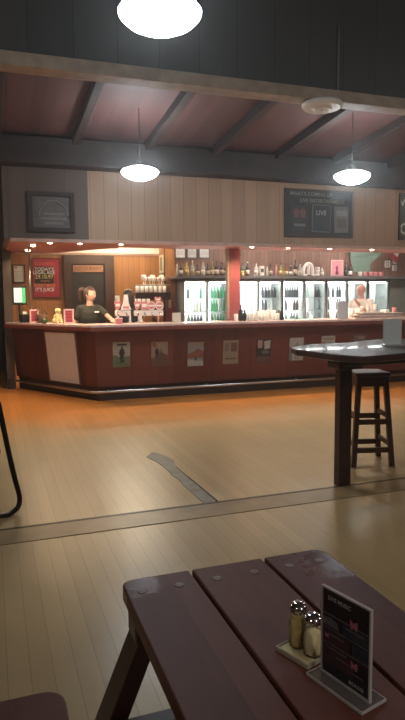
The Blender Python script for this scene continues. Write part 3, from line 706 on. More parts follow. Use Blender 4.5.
SHELFW = mat('back_shelf_wood', (.14, .105, .10), .5, var=.2)
def back_shelf(x0, x1, label):
    s = thing('bar_shelf', label, 'shelf', ((x0+x1)/2, 10.85, 1.803))
    obj('board', box(x0, x1, 10.50, 11.095, 1.803, 1.845, bev=.005), SHELFW, s, True)
    obj('front_lip', box(x0, x1, 10.485, 10.50, 1.803, 1.86), mat('shelf_lip', (.20, .20, .19), .4, .3), s, True)
back_shelf(3.20, 4.33, 'short bottle shelf over the fridge before the pillar')
back_shelf(4.37, 9.5, 'long bottle shelf running on past the pillar')
SZ = 1.8455
def scol(n, c): return mat('spirit_'+n, c, .2)
LABELS = {n: mat('label_'+n, c, .7) for n, c in dict(white=(.75, .72, .66), cream=(.6, .52, .36), red=(.45, .08, .06), black=(.02, .02, .02), yellow=(.62, .50, .16), gold=(.45, .32, .10)).items()}
PROF = {
 'tall': lambda r, h: [(r*.92, 0), (r, .008), (r, h*.58), (r*.8, h*.66), (r*.36, h*.74), (r*.34, h*.93), (r*.34, h*.93)],
 'round': lambda r, h: [(r*.8, 0), (r*1.15, .03), (r*1.2, h*.3), (r*1.0, h*.5), (r*.4, h*.62), (r*.36, h*.93), (r*.36, h*.93)],
 'square': lambda r, h: [(r*1.1, 0), (r*1.15, .006), (r*1.15, h*.62), (r*.9, h*.68), (r*.4, h*.70), (r*.4, h*.93), (r*.4, h*.93)],
 'slim': lambda r, h: [(r*.7, 0), (r*.75, .006), (r*.75, h*.55), (r*.4, h*.72), (r*.3, h*.93), (r*.3, h*.93)]}
def spirit(px, Y, label, glassc, lab, cap='black', shape='tall', h=.28, r=.036, z=SZ, group=None, name='spirit_bottle'):
    x = on_y(px, 270, Y).x
    s = thing(name, label, 'bottle', (x, Y, z), cr.uniform(-.4, .4), group)
    seg = 4 if shape == 'square' else 14
    obj('glass_body', lathe(PROF[shape](r, h), seg), glassc, s)
    if lab:
        rr = r*(1.17 if shape in ('square', 'round') else .76 if shape == 'slim' else 1.02)
        if shape == 'round': rr = r*1.22
        obj('paper_label', lathe([(rr, h*.16), (rr, h*.44), (rr, h*.44)], seg), LABELS[lab], s)
    obj('cap', lathe([(r*.40, h*.92), (r*.42, h*1.0), (0, h*1.0)], 10), LABELS[cap], s)
    return s
GLC = {n: scol(n, c) for n, c in dict(amber=(.30, .11, .02), brown=(.06, .025, .012), clear=(.45, .45, .42), green=(.03, .11, .05), yellow=(.55, .43, .08), dark=(.018, .016, .018), olive=(.20, .20, .05), pink=(.45, .18, .20), white=(.70, .68, .64)).items()}
seqA = [(177, 'slim', 'clear', None, 'red', .24), (181, 'tall', 'brown', 'white', 'red', .25), (187, 'square', 'yellow', 'yellow', 'gold', .27), (192.5, 'tall', 'clear', 'cream', 'white', .29), (197.5, 'round', 'brown', 'cream', 'black', .22),
        (203, 'tall', 'clear', 'white', 'red', .28), (207.5, 'round', 'dark', 'cream', 'black', .24), (212, 'tall', 'olive', 'cream', 'gold', .27), (216.5, 'square', 'brown', 'white', 'black', .29), (221.5, 'tall', 'dark', 'cream', 'red', .28), (225.5, 'tall', 'amber', 'white', 'black', .24)]
words_ = ['slim clear spirit bottle, first from the wall end of the short shelf', 'brown bottle with white label, second from the wall end of the short shelf', 'square yellow liqueur bottle on the short shelf', 'tall clear bottle under the second certificate, cream label', 'squat round brown bottle, fifth on the short shelf', 'tall clear bottle with white label and red cap on the short shelf', 'round black bottle with cream label on the short shelf', 'olive bottle with gold cap on the short shelf', 'square brown bottle, third from the pillar on the short shelf', 'tall black bottle, second from the pillar on the short shelf', 'amber bottle next to the pillar on the short shelf']
for (px, sh, g, l, c_, h), lb in zip(seqA, words_): spirit(px, 10.66, lb, GLC[g], l, c_, sh, h, group='spirits on the short shelf')
seqB = [(242.5, 'tall', 'green', 'yellow', 'black', .25, 'green bottle beside the pillar on the long shelf'), (247.5, 'tall', 'dark', 'white', 'white', .28, 'black bottle with white cap and label on the long shelf'), (256.3, 'tall', 'white', 'white', 'red', .27, 'white bottle next to the white carton on the long shelf'),
        (267, 'slim', 'clear', None, 'black', .22, 'thin clear bottle after the white carton'), (270.5, 'round', 'brown', 'cream', 'black', .25, 'round brown bottle with cream label on the long shelf'), (276, 'slim', 'pink', None, 'gold', .24, 'slim pinkish bottle on the long shelf'),
        (281, 'tall', 'olive', 'yellow', 'black', .26, 'olive bottle with yellow label on the long shelf'), (286, 'tall', 'amber', 'cream', 'black', .24, 'amber bottle with cream label on the long shelf'), (291, 'round', 'dark', 'white', 'white', .22, 'round dark bottle with white label on the long shelf'), (295.5, 'tall', 'dark', 'cream', 'black', .33, 'tallest black bottle, before the white skull ornament'),
        (300, 'tall', 'clear', 'white', 'black', .27, 'clear bottle against the white ornament'), (322, 'square', 'clear', 'white', 'red', .20, 'short square clear bottle beside the pink picture'), (346, 'tall', 'dark', 'black', 'black', .30, 'black bottle just past the pink picture'), (350.5, 'tall', 'dark', 'white', 'red', .27, 'black bottle with white label in front of the green cloth')]
for px, sh, g, l, c_, h, lb in seqB: spirit(px, 10.66, lb, GLC[g], l, c_, sh, h, group='spirits on the long shelf')
def px_box(name, label, cat, px0, px1, py0, py1, Y, depth, m, z=None, group=None):
    a = on_y(px0, py1, Y); b = on_y(px1, py0, Y); z0 = a.z if z is None else z
    t = thing(name, label, cat, ((a.x+b.x)/2, Y+depth/2, z0), 0, group)
    return t, b.x-a.x, b.z-z0
t, w_, h_ = px_box('carton', 'white carton with dark band on the long shelf', 'box', 260.3, 264.3, 266, 275, 10.6, .08, None, SZ)
obj('box_body', box(-w_/2, w_/2, -.04, .04, 0, h_), M_PAPER, t); obj('band', box(-w_/2+.01, w_/2-.01, -.0415, -.04, h_*.4, h_*.75), LABELS['black'], t)
tag(obj('lemon', lathe([(0, 0), (.02, .006), (.03, .025), (.026, .045), (.01, .06), (0, .062)], 14), mat('lemon_yellow', (.75, .60, .12), .5)), 'yellow lemon at the foot of the green bottle', 'fruit').location = (on_y(243, 274, 10.56).x, 10.56, SZ)
# white ornaments around px 300-318
orn = thing('ornament', 'white arched ornament with dark openings among the bottles', 'ornament', (on_y(309, 270, 10.62).x, 10.64, SZ))
obj('plinth', box(-.13, .13, -.04, .05, 0, .05, bev=.006), M_WHITE, orn)
obj('arch', tube(smooth_path([(-.11, 0, .05), (-.11, 0, .15), (-.06, 0, .235), (0, 0, .26), (.06, 0, .235), (.09, 0, .15), (.09, 0, .05)], 5), .03, 10), M_WHITE, orn)
obj('post', lathe([(.03, .05), (.035, .12), (.028, .2), (.035, .22), (0, .23)], 12), M_WHITE, orn)
obj('nameplate', box(-.05, .05, -.045, -.04, .01, .04), LABELS['black'], orn)
for k, (dx, h) in enumerate(((.0, .065), (.002, .065), (.0, .06))):
    o = obj('cup', lathe([(.03, 0), (.045, .01), (.05, h-.005), (.043, h), (.04, h-.004), (0, h-.05)], 16), M_WHITE)
    o.location = (on_y(317.5, 270, 10.64).x+dx, 10.64, SZ+sum((.065, .065)[:k])); tag(o, ('white cup at the bottom of the stack of three beside the arched ornament', 'white cup in the middle of the stack of three by the arched ornament', 'white cup on top of the stack of three by the arched ornament')[k], 'cup', 'white cups on the long shelf')
t, w_, h_ = px_box('framed_picture', 'small pink picture in a pale frame on the long shelf', 'picture', 331, 343.5, 260, 275, 10.62, .02, None, SZ)
bm = bm_new()
for q in ((-w_/2, -w_/2+.02, 0, h_), (w_/2-.02, w_/2, 0, h_), (-w_/2+.02, w_/2-.02, 0, .02), (-w_/2+.02, w_/2-.02, h_-.02, h_)): add_box(bm, q[0], q[1], -.01, .01, q[2], q[3])
obj('frame', bm, mat('pink_frame', (.70, .52, .52), .5), t); pr = obj('print', box(-w_/2+.015, w_/2-.015, -.004, .004, .015, h_-.015), mat('pink_print', (.66, .30, .36), .6), t)
obj('figure', lathe([(0, .05), (.03, .05), (.035, .1), (.02, .14), (.035, .18), (.02, .22), (0, .225)], 12, (0, -.005, 0), Matrix.Diagonal((1, .1, 1, 1))), mat('crimson_print', (.35, .05, .12), .6), pr)
# green cloth hanging from the soffit edge region, over the shelf wall
def cloth(name, label, cat, outline, Y, m, thick=.012, fold=.02):
    """a hanging cloth: outline in (x, z), folded in depth."""
    bm = bm_new(); n = len(outline); fr_, bk = [], []
    for (x, z) in outline: fr_.append(bm.verts.new((x, Y+fold*math.sin(x*40), z))); bk.append(bm.verts.new((x, Y+thick+fold*math.sin(x*40), z)))
    bm.faces.new(fr_); bm.faces.new(bk[::-1])
    for i in range(n): bm.faces.new((fr_[i], fr_[(i+1) % n], bk[(i+1) % n], bk[i]))
    bmesh.ops.triangulate(bm, faces=bm.faces[:])
    return tag(obj(name, bm, m), label, cat)
oc = [(p.x, p.z) for p in (on_y(x, y, 11.04) for x, y in ((351, 249), (381, 250.5), (381.5, 254), (376, 259), (372, 257.5), (371, 265), (371, 272), (354.5, 272), (354, 262), (350, 258)))]
cloth('hanging_shirt', 'grey green cloth shirt pinned on the wall over the long shelf', 'cloth', oc, 11.06, mat('sage_cloth', (.22, .33, .27), .9, var=.15, scale=20))
oc = [(p.x, p.z) for p in (on_y(x, y, 11.04) for x, y in ((384, 249.5), (402, 250), (399, 262), (396, 262.5)))]
pn = cloth('hanging_pennant', 'red pennant with white stripe hung at the far shelf end', 'pennant', oc, 11.06, mat('pennant_red', (.42, .07, .06), .8, var=.1), .006, .006)
oc = [(p.x, p.z) for p in (on_y(x, y, 11.02) for x, y in ((393, 251.5), (400, 252.5), (398.5, 257), (396, 255)))]
sb = cloth('white_stripe', 'x', 'x', oc, 11.044, M_WHITE, .004, .0); sb.parent = pn
for k in ('label', 'category'): del sb[k]
for ch_, px, py, lb, fnt in (('D', 388.5, 264, 'white letter block above the pink cups', .15), ('E', 395.5, 261.5, 'white letter block below the pennant, higher one', .09), ('D', 395.5, 268, 'white letter block below the pennant, lower one', .12)):
    c = on_y(px, py, 11.05); hb = fnt*.5
    t = thing('letter_sign', lb, 'sign', (c.x, 11.075, c.z)); obj('block', box(-hb*.9, hb*.9, 0, .022, -hb, hb, bev=.004), M_WHITE, t); text('lettering', ch_, fnt*.75, LABELS['black'], t, (0, -.001, 0))
PINKG = mat('pink_glaze', (.55, .20, .22), .35, var=.1)
for k, px in enumerate((360, 365.5, 371, 376, 381)):
    o = obj('cup', lathe([(.032, 0), (.04, .01), (.045, .10), (.038, .105), (.034, .1), (0, .03)], 14), PINKG if k else mat('pale_glass', (.55, .55, .53), .15))
    o.location = (on_y(px, 272, 10.64).x, 10.64, SZ); tag(o, ('pale glass under the green cloth, before the pink cups', 'pink cup, first of four in the row under the green cloth', 'pink cup, second of four on the long shelf', 'pink cup, third of four on the long shelf', 'pink cup at the far end of the four on the long shelf')[k], 'cup', 'cups at the far end of the long shelf')
# certificates
for k, (x0, x1, lb) in enumerate(((174.5, 185.5, 'framed certificate nearest the alcove over the short shelf'), (187, 197.5, 'framed certificate in the middle of three over the short shelf'), (199, 210, 'framed certificate nearest the pillar over the short shelf'))):
    a = on_y(x0, 258.5, 11.07); b = on_y(x1, 245, 11.07); w_, h_ = b.x-a.x, b.z-a.z
    t = thing('certificate', lb, 'certificate', ((a.x+b.x)/2, 11.069 if a.x < 3.34 else 11.098, a.z), group='certificates over the short shelf')
    bm = bm_new()
    for q in ((-w_/2, -w_/2+.02, 0, h_), (w_/2-.02, w_/2, 0, h_), (-w_/2+.02, w_/2-.02, 0, .02), (-w_/2+.02, w_/2-.02, h_-.02, h_)): add_box(bm, q[0], q[1], -.022, 0, q[2], q[3])
    obj('frame', bm, mat('cert_frame', (.10, .10, .10), .4), t); s = obj('sheet', box(-w_/2+.015, w_/2-.015, -.01, 0, .015, h_-.015), mat('cert_paper', (.80, .82, .84), .6), t)
    obj('seal', lathe([(.018, 0), (.018, .002), (0, .002)], 12, (0, -.0105, h_*.74), Matrix.Rotation(PI/2, 4, 'X')), LABELS['black'], s)
    for q in range(3): obj('text_line', box(-w_*.28, w_*.28, -.0112, -.009, h_*(.3+.1*q), h_*(.3+.1*q)+.008), mat('cert_ink', (.52, .53, .55), .8), s)

# ================================================================== LEFT END OF THE BAR: WALL THINGS
def wall_rect(px0, px1, py0, py1, Y): a = on_y(px0, py1, Y); b = on_y(px1, py0, Y); return (a.x+b.x)/2, a.z, b.x-a.x, b.z-a.z
def frame_bm(w, h, e, y0, y1):
    bm = bm_new()
    for q in ((-w/2, -w/2+e, 0, h), (w/2-e, w/2, 0, h), (-w/2+e, w/2-e, 0, e), (-w/2+e, w/2-e, h-e, h)): add_box(bm, q[0], q[1], y0, y1, q[2], q[3])
    return bm
cx_, z0, w_, h_ = wall_rect(33, 60, 258, 298, 11.45)
t = thing('wall_sign', 'maroon legal age sign with a black patch and chalked date', 'sign', (cx_, 11.498, z0))
obj('frame', frame_bm(w_, h_, .018, -.035, 0), mat('sign_frame', (.12, .03, .03), .4), t)
b_ = obj('board', box(-w_/2+.015, w_/2-.015, -.025, 0, .015, h_-.015), mat('sign_maroon', (.36, .025, .045), .45), t)
obj('black_patch', prism([(-w_*.40, h_*.36), (w_*.22, h_*.36), (w_*.25, h_*.42), (w_*.25, h_*.70), (w_*.05, h_*.79), (-w_*.25, h_*.79), (-w_*.40, h_*.72)], 0, .002).copy() if False else add_box(bm_new(), -w_*.41, w_*.25, -.028, -.024, h_*.36, h_*.78), mat('patch_black', (.012, .012, .012), .5), b_)
SW = mat('sign_white', (.85, .82, .80), .6); SYL = mat('sign_yellow', (.75, .66, .25), .6); SO = mat('sign_orange', (.80, .36, .10), .6); SPK = mat('sign_rose', (.62, .16, .14), .6)
text('lettering', 'TOOHEYS', .075, SPK, b_, (-w_*.07, -.03, h_*.85), sx=1.0)
text('lettering', "TODAY'S", .085, SW, b_, (-w_*.07, -.03, h_*.715), sx=1.0); text('lettering', 'LEGAL AGE', .085, SW, b_, (-w_*.08, -.03, h_*.63), sx=.9)
text('lettering', '29.10.97', .10, SYL, b_, (-w_*.08, -.03, h_*.525), sx=.95); text('lettering', 'OR BEFORE', .032, SO, b_, (-w_*.05, -.03, h_*.42))
text('lettering', 'SORRY MATE', .072, SO, b_, (-w_*.07, -.03, h_*.31), sx=.9); text('lettering', "IT'S JUICE", .095, SW, b_, (-w_*.07, -.03, h_*.205), sx=.85)
cx_, z0, w_, h_ = wall_rect(12.5, 24.5, 264.5, 283, 11.45)
t = thing('framed_picture', 'pale notice in a dark frame beside the maroon sign', 'picture', (cx_+.01, 11.498, z0))
obj('frame', frame_bm(w_, h_, .022, -.03, 0), M_DARKWOOD, t); s = obj('sheet', box(-w_/2+.02, w_/2-.02, -.015, 0, .02, h_-.02), M_PAPER, t)
obj('stamp', box(-w_*.32, -w_*.12, -.017, -.014, h_*.80, h_*.88), mat('stamp_red', (.6, .12, .1), .7), s)
for q in range(5): obj('text_line', box(-w_*.30, w_*.25, -.0162, -.014, h_*(.2+.1*q), h_*(.2+.1*q)+.008), mat('cert_ink', (.52, .53, .55), .8), s)
# three small frames above the door
for k, (x0, x1) in enumerate(((77, 90), (91.5, 103.5), (105, 117.5))):
    cx_, z0, w_, h_ = wall_rect(x0, x1, 240, 248.2, 11.48)
    t = thing('framed_picture', ('small white framed print nearest the maroon sign over the doorway', 'small white framed print in the middle over the doorway', 'small white framed print over the door trim nearest the taps')[k], 'picture', (cx_, 11.498, z0), group='small prints over the doorway')
    obj('frame', frame_bm(w_, h_, .015, -.025, 0), LABELS['black'], t); obj('sheet', box(-w_/2+.012, w_/2-.012, -.012, 0, .012, h_-.012), M_PAPER, t)
# carved name board over the dark door
cx_, z0, w_, h_ = wall_rect(73, 103, 265.3, 272, 11.44)
t = thing('name_board', 'pale timber board of dark letters across the dark doorway', 'sign', (cx_, 11.458, z0))
obj('board', box(-w_/2, w_/2, -.02, 0, 0, h_, bev=.004), mat('carved_wood', (.34, .16, .08), .6, var=.15), t)
text('lettering', 'RESTAURANT', h_*.80, mat('carved_dark', (.12, .05, .03), .7), t, (0, -.021, h_*.48), sx=.80)
# picture on the alcove's side wall
a = on_y(158, 273, 11.3)
t = thing('framed_picture', 'narrow cream framed picture on the alcove side wall above the glasses', 'picture', (3.148, 11.31, on_y(161, 273, 11.3).z), -PI/2)
h_ = on_y(161, 255, 11.3).z - on_y(161, 273, 11.3).z
obj('frame', frame_bm(.26, h_, .045, -.02, 0), mat('cream_frame', (.70, .62, .42), .5), t); obj('print', box(-.09, .09, -.01, 0, .04, h_-.04), mat('print_brown', (.22, .18, .12), .5), t)
# notices on the wood wall
cx_, z0, w_, h_ = wall_rect(113.5, 120, 295.5, 304, 11.45)
t = thing('wall_notice', 'small white notice on the timber wall beside the door trim', 'notice', (cx_, 11.499, z0)); obj('sheet', box(-w_/2, w_/2, -.008, 0, 0, h_), M_PAPER, t); obj('print', box(-w_*.18, w_*.15, -.0095, -.007, h_*.35, h_*.7), LABELS['cream'], t)
cx_, z0, w_, h_ = wall_rect(168.7, 171.2, 296, 308, 11.05)
t = thing('wall_notice', 'narrow pale strip notice on the maroon wall beyond the taps', 'notice', (cx_, 11.069, z0)); obj('sheet', box(-w_/2, w_/2, -.008, 0, 0, h_), LABELS['cream'], t)

# metal pole
c = on_y(30.5, 300, 9.75)
t = thing('support_pole', 'thin steel pole between the counter end and the soffit', 'pole', (c.x, 9.75, TOPZ))
obj('pole', tube([(0, 0, 0), (0, 0, 2.224-TOPZ)], .016, 12), M_STEEL, t); obj('flange', lathe([(.045, 0), (.045, .008), (.02, .015), (.016, .02)], 16), M_STEEL, t)

# ================================================================== ON THE COUNTER
def on_top(px, d): # point on the counter line at offset d from the base line, along ray column px (front straight run)
    y = Cn.y - d; p = on_y(px, 320, y); return Vector((p.x, y, TOPZ))
def on_ang(px, d):
    """point on the angled run at offset d under picture column px."""
    best = None
    for k in range(0, 201):
        q = along(LEN*k/200, d); v = Vector((q.x, q.y, TOPZ))-EYE
        x = CX + FOC*v.dot(RT)/v.dot(FW)
        if best is None or abs(x-px) < best[0]: best = (abs(x-px), q)
    return Vector((best[1].x, best[1].y, TOPZ))
MENU = mat('menu_maroon', (.25, .03, .06), .5, var=.1); MENUF = mat('menu_frame', (.66, .42, .42), .4)
def menu(p, w, h, label, rz=0):
    t = thing('menu_holder', label, 'menu holder', p, rz)
    obj('frame', frame_bm(w, h, .022, -.006, .006), MENUF, t); s = obj('card', box(-w/2+.018, w/2-.018, -.003, .003, .018, h-.018), MENU, t)
    for q in range(3): obj('text_line', box(-w*.28, w*.28, -.0045, -.002, h*(.3+.2*q), h*(.3+.2*q)+.012), LABELS['red'], s)
    obj('foot', box(-w/2, w/2, -.035, .035, 0, .006), MENUF, t)
menu(on_ang(34.5, .08), .135, .205, 'maroon menu card in a pink frame near the dark monitor', R(5))
p = on_ang(69, .02); menu(p, .145, .215, 'maroon menu card in a pink frame beside the barmaid', R(0))
# monitor at the end
p = on_ang(20, -.03)
t = thing('till_monitor', 'till screen glowing white and green at the counter end', 'monitor', p, R(0))
a = on_y(13, 305, p.y); b = on_y(27, 286, p.y); w_ = b.x-a.x; z0 = a.z-TOPZ; h_ = b.z-a.z
obj('casing', box(-w_/2, w_/2, -.03, .02, z0, z0+h_, bev=.006), M_BLACK, t)
obj('screen', box(-w_/2+.035, w_/2-.05, -.034, -.029, z0+.04, z0+h_-.03), mat('screen_glow', (.6, .7, .65), .3, emit=(.62, .85, .74), strength=.75), t)
obj('screen_bar', box(w_/2-.07, w_/2-.015, -.035, -.029, z0+.03, z0+h_-.03), mat('screen_green', (.1, .5, .2), .3, emit=(.05, .55, .18), strength=.6), t)
obj('stand', bar((0, 0, 0), (0, 0, z0+.05), .06, .03), M_BLACK, t); obj('foot', box(-.09, .09, -.07, .07, 0, .02, bev=.005), M_BLACK, t)
p = on_ang(24.5, .09)
t = thing('receipt_printer', 'black receipt printer below the till screen', 'printer', p, R(20))
obj('body', box(-.06, .06, -.06, .06, 0, .13, bev=.012), M_BLACK, t); obj('paper_slot', box(-.04, .04, -.03, -.01, .129, .134), M_STEEL, t); obj('paper', box(-.03, .03, -.022, -.020, .13, .17), M_PAPER, t)
p = on_ang(22, .06); t = thing('drip_tray', 'pink bar tray at the tip of the angled counter', 'tray', p, ang); obj('tray', box(-.10, .10, -.06, .06, 0, .006), PINKG, t); obj('rim', frame_bm(.2, .01, .004, -.06, .06), PINKG, t)
p = on_ang(42, .03)
t = thing('wicker_basket', 'dark brown wicker basket between the pink menu and the green plant', 'basket', p)
obj('basket', lathe([(.05, 0), (.075, .06), (.085, .13), (.078, .13), (.068, .06), (0, .02)], 12), mat('wicker', (.10, .05, .03), .7, var=.4, scale=60, bump=.5), t); obj('handle', tube(smooth_path([(-.08, 0, .12), (-.06, 0, .19), (0, 0, .22), (.06, 0, .19), (.08, 0, .12)], 5), .008), mat('wicker', (.1, .05, .03), .7), t)
p = on_ang(44.5, .15)
bm = bm_new(); lr = random.Random(5)
for k in range(26):
    a = lr.uniform(0, 2*PI); l = lr.uniform(.06, .12); e = lr.uniform(.2, 1.2)
    d0 = Vector((math.cos(a)*math.cos(e), math.sin(a)*math.cos(e), math.sin(e))); s_ = Vector((-math.sin(a), math.cos(a), 0))*.014
    v = [bm.verts.new(q) for q in ((0, 0, .01), d0*l*.5+s_+Vector((0, 0, .01)), d0*l+Vector((0, 0, -.005)), d0*l*.5-s_+Vector((0, 0, .01)))]; bm.faces.new(v)
t = thing('potted_plant', 'small green leafy plant beside the cream dog figure', 'plant', p); obj('leaves', bm, mat('leaf_green', (.05, .17, .05), .6, var=.3), t)
obj('pot', lathe([(.03, 0), (.036, .03), (.03, .03), (0, .025)], 12), mat('pot_green', (.04, .10, .04), .5), t)
p = on_ang(57.5, -.02)
t = thing('dog_figurine', 'cream and tan seated dog figure on the angled counter', 'ornament', p, R(20))
def ell(bm, c, r, seg=14):
    b = bmesh.ops.create_uvsphere(bm, u_segments=seg, v_segments=10, radius=1)
    for v in b['verts']: v.co = Vector((v.co.x*r[0]+c[0], v.co.y*r[1]+c[1], v.co.z*r[2]+c[2]))
    for f in bm.faces: f.smooth = True
    return bm
def fuse(bm, vox=.006, smooth=3, name='m'):
    """melt overlapping volumes into one continuous skin."""
    me = bpy.data.meshes.new(name); bm.to_mesh(me); bm.free(); o = bpy.data.objects.new(name, me); C.objects.link(o)
    md = o.modifiers.new('r', 'REMESH'); md.mode = 'VOXEL'; md.voxel_size = vox
    ms_ = o.modifiers.new('s', 'SMOOTH'); ms_.factor = .5; ms_.iterations = smooth
    dg = bpy.context.evaluated_depsgraph_get(); r = bpy.data.meshes.new_from_object(o.evaluated_get(dg)); bpy.data.objects.remove(o); bpy.data.meshes.remove(me)
    for p_ in r.polygons: p_.use_smooth = True
    return r
bm = bm_new(); ell(bm, (0, 0, .078), (.055, .07, .075)); ell(bm, (0, -.02, .13), (.04, .045, .06)); ell(bm, (0, -.035, .185), (.034, .04, .038)); ell(bm, (0, -.075, .175), (.018, .028, .018))
for s in (-1, 1):
    add_tube(bm, [(s*.03, -.045, .13), (s*.032, -.06, .06), (s*.032, -.062, .016)], [.02, .017, .016]); ell(bm, (s*.03, -.075, .016), (.017, .028, .014)); ell(bm, (s*.055, .0, .035), (.025, .05, .035)); ell(bm, (s*.036, -.03, .185), (.010, .018, .032))
add_tube(bm, [(0, .06, .03), (.03, .09, .022), (.06, .08, .020)], [.014, .011, .006])
obj('body', fuse(bm, .004, 4, 'dog'), mat('dog_cream', (.70, .55, .26), .5, var=.15), t)
bm = bm_new(); ell(bm, (0, -.10, .18), (.008, .006, .006)); obj('nose', bm, M_BLACK, t)
bm = bm_new(); ell(bm, (0, .0, .165), (.045, .035, .07)); obj('coat', bm, mat('dog_brown', (.12, .065, .04), .6), t)

# beer taps: two T fonts
PINKB = mat('badge_pink', (.62, .22, .24), .4); WHB = mat('badge_white', (.85, .80, .76), .4); FONT = mat('font_white', (.80, .74, .70), .25)
def disc(bm, c, r, th, seg=22): return add_lathe(bm, [(r*.96, -th/2), (r, 0), (r*.96, th/2)], seg, c, Matrix.Rotation(PI/2, 4, 'X'))
def tap_font(px0, px1, label, taps, legs):
    y = 8.74; a = on_y(px0, 313, y); b = on_y(px1, 313, y); z = a.z-TOPZ; c = (a.x+b.x)/2; hw_ = (b.x-a.x)/2
    t = thing('beer_tap_font', label, 'beer taps', (c, y, TOPZ))
    obj('rail', add_box(bm_new(), -hw_, hw_, -.04, .04, z-.045, z+.04, None, .02), FONT, t)
    for px, w in legs:
        x = on_y(px, 318, y).x-c; obj('column', lathe([(w*1.5, 0), (w*1.4, .012), (w, .03), (w*.9, z-.05), (w*1.1, z-.03)], 16, (x, 0, 0)), FONT, t); obj('base_plate', box(x-w*1.8, x+w*1.8, -w*1.8, w*1.8, 0, .012, bev=.003), M_STEEL, t)
    for px, kind in taps:
        x = on_y(px, 308, y).x-c
        obj('spout', tube(smooth_path([(x, -.03, z), (x, -.09, z), (x, -.10, z-.05)], 4), .011), M_CHROME, t)
        h = obj('tap_handle', lathe([(.012, z+.03), (.015, z+.07), (.018, z+.09), (0, z+.095)], 10, (x, -.02, 0)), M_CHROME, t)
        zc = z+.105
        if kind == 'round':
            bd = obj('badge', disc(bm_new(), (x, -.045, zc), .062, .02), PINKB, t); obj('badge_band', add_box(bm_new(), x-.045, x+.045, -.058, -.055, zc-.012, zc+.012), WHB, bd); obj('badge_rim', tube([(x+.058*math.cos(u), -.056, zc+.058*math.sin(u)) for u in [2*PI*k/24 for k in range(24)]], .005, 6, True), WHB, bd)
        elif kind == 'wedge':
            bm = bm_new(); add_prism(bm, [(-.05, .06), (.05, .06), (.025, -.045), (-.025, -.045)], -.012, .012)
            bmesh.ops.transform(bm, matrix=Matrix.Translation((x, -.045, zc)) @ Matrix.Rotation(PI/2, 4, 'X'), verts=bm.verts[:]); bd = obj('badge', bm, PINKB, t); obj('badge_band', add_box(bm_new(), x-.03, x+.03, -.06, -.056, zc-.01, zc+.03), WHB, bd)
        elif kind == 'block':
            bd = obj('badge', add_box(bm_new(), x-.05, x+.05, -.06, -.03, zc-.055, zc+.06, None, .006), PINKB, t); obj('badge_band', add_box(bm_new(), x-.035, x+.035, -.064, -.06, zc-.02, zc+.03), WHB, bd)
        elif kind == 'tall':
            bm = bm_new(); add_prism(bm, [(-.075, -.06), (-.03, .05), (-.02, .16), (.03, .16), (.045, .04), (.08, -.06)], -.015, .015)
            bmesh.ops.transform(bm, matrix=Matrix.Translation((x, -.045, zc)) @ Matrix.Rotation(PI/2, 4, 'X'), verts=bm.verts[:]); bd = obj('badge', bm, WHB, t); obj('badge_band', add_box(bm_new(), x-.045, x+.045, -.064, -.06, zc-.04, zc-.01), PINKB, bd)
    return t
tap_font(115, 130.5, 'white beer tap rail with a tall white handle, nearer the barmaid', [(117, 'wedge'), (125, 'tall')], [(118, .02), (130, .018)])
tf = tap_font(134, 163, 'long white beer tap rail with round pink badges', [(136.5, 'wedge'), (143.5, 'block'), (150.5, 'round'), (158.5, 'round')], [(140, .035)])
y = 8.80; c = on_y(158, 300, y)
t = thing('tap_badge_sign', 'small pink heart shaped badge standing above the round tap badges', 'sign', (c.x, 8.80, TOPZ))
bm = bm_new(); hp = [(0, -.05), (.045, .0), (.05, .035), (.03, .05), (0, .032), (-.03, .05), (-.05, .035), (-.045, 0)]
add_prism(bm, hp, -.01, .01); bmesh.ops.transform(bm, matrix=Matrix.Translation((0, 0, c.z-TOPZ)) @ Matrix.Rotation(PI/2, 4, 'X'), verts=bm.verts[:])
obj('badge', bm, PINKB, t); obj('post', tube([(0, 0, 0), (0, 0, c.z-TOPZ-.04)], .008), M_CHROME, t); obj('badge_band', box(-.03, .03, -.014, -.01, c.z-TOPZ, c.z-TOPZ+.02), WHB, t)
p = on_top(119, -.05); t = thing('coaster_box', 'small pink box under the shorter tap rail', 'box', p); obj('box_body', box(-.045, .045, -.03, .03, 0, .075, bev=.004), PINKB, t); obj('lid', box(-.047, .047, -.032, .032, .075, .085), WHB, t)
p = on_top(176.5, -.1); t = thing('counter_card', 'small cream card standing on the counter below the fridge edge', 'card', p); obj('card', box(-.065, .065, -.002, .002, .004, .145), mat('card_cream', (.68, .62, .52), .6), t); obj('foot', box(-.06, .06, -.03, .03, 0, .005), M_STEEL, t); obj('text_line', box(-.04, .04, -.0035, -.001, .09, .098), LABELS['cream'], t)
p = on_top(342.5, .02); t = thing('counter_card', 'grey white upright card on the counter before the man in pale shirt', 'card', p); obj('card', box(-.09, .09, -.003, .003, .006, .27), mat('card_grey', (.60, .61, .62), .5), t); obj('holder_edge', frame_bm(.195, .28, .008, -.005, .005), M_STEEL, t); obj('foot', box(-.0975, .0975, -.04, .04, 0, .006), M_STEEL, t)

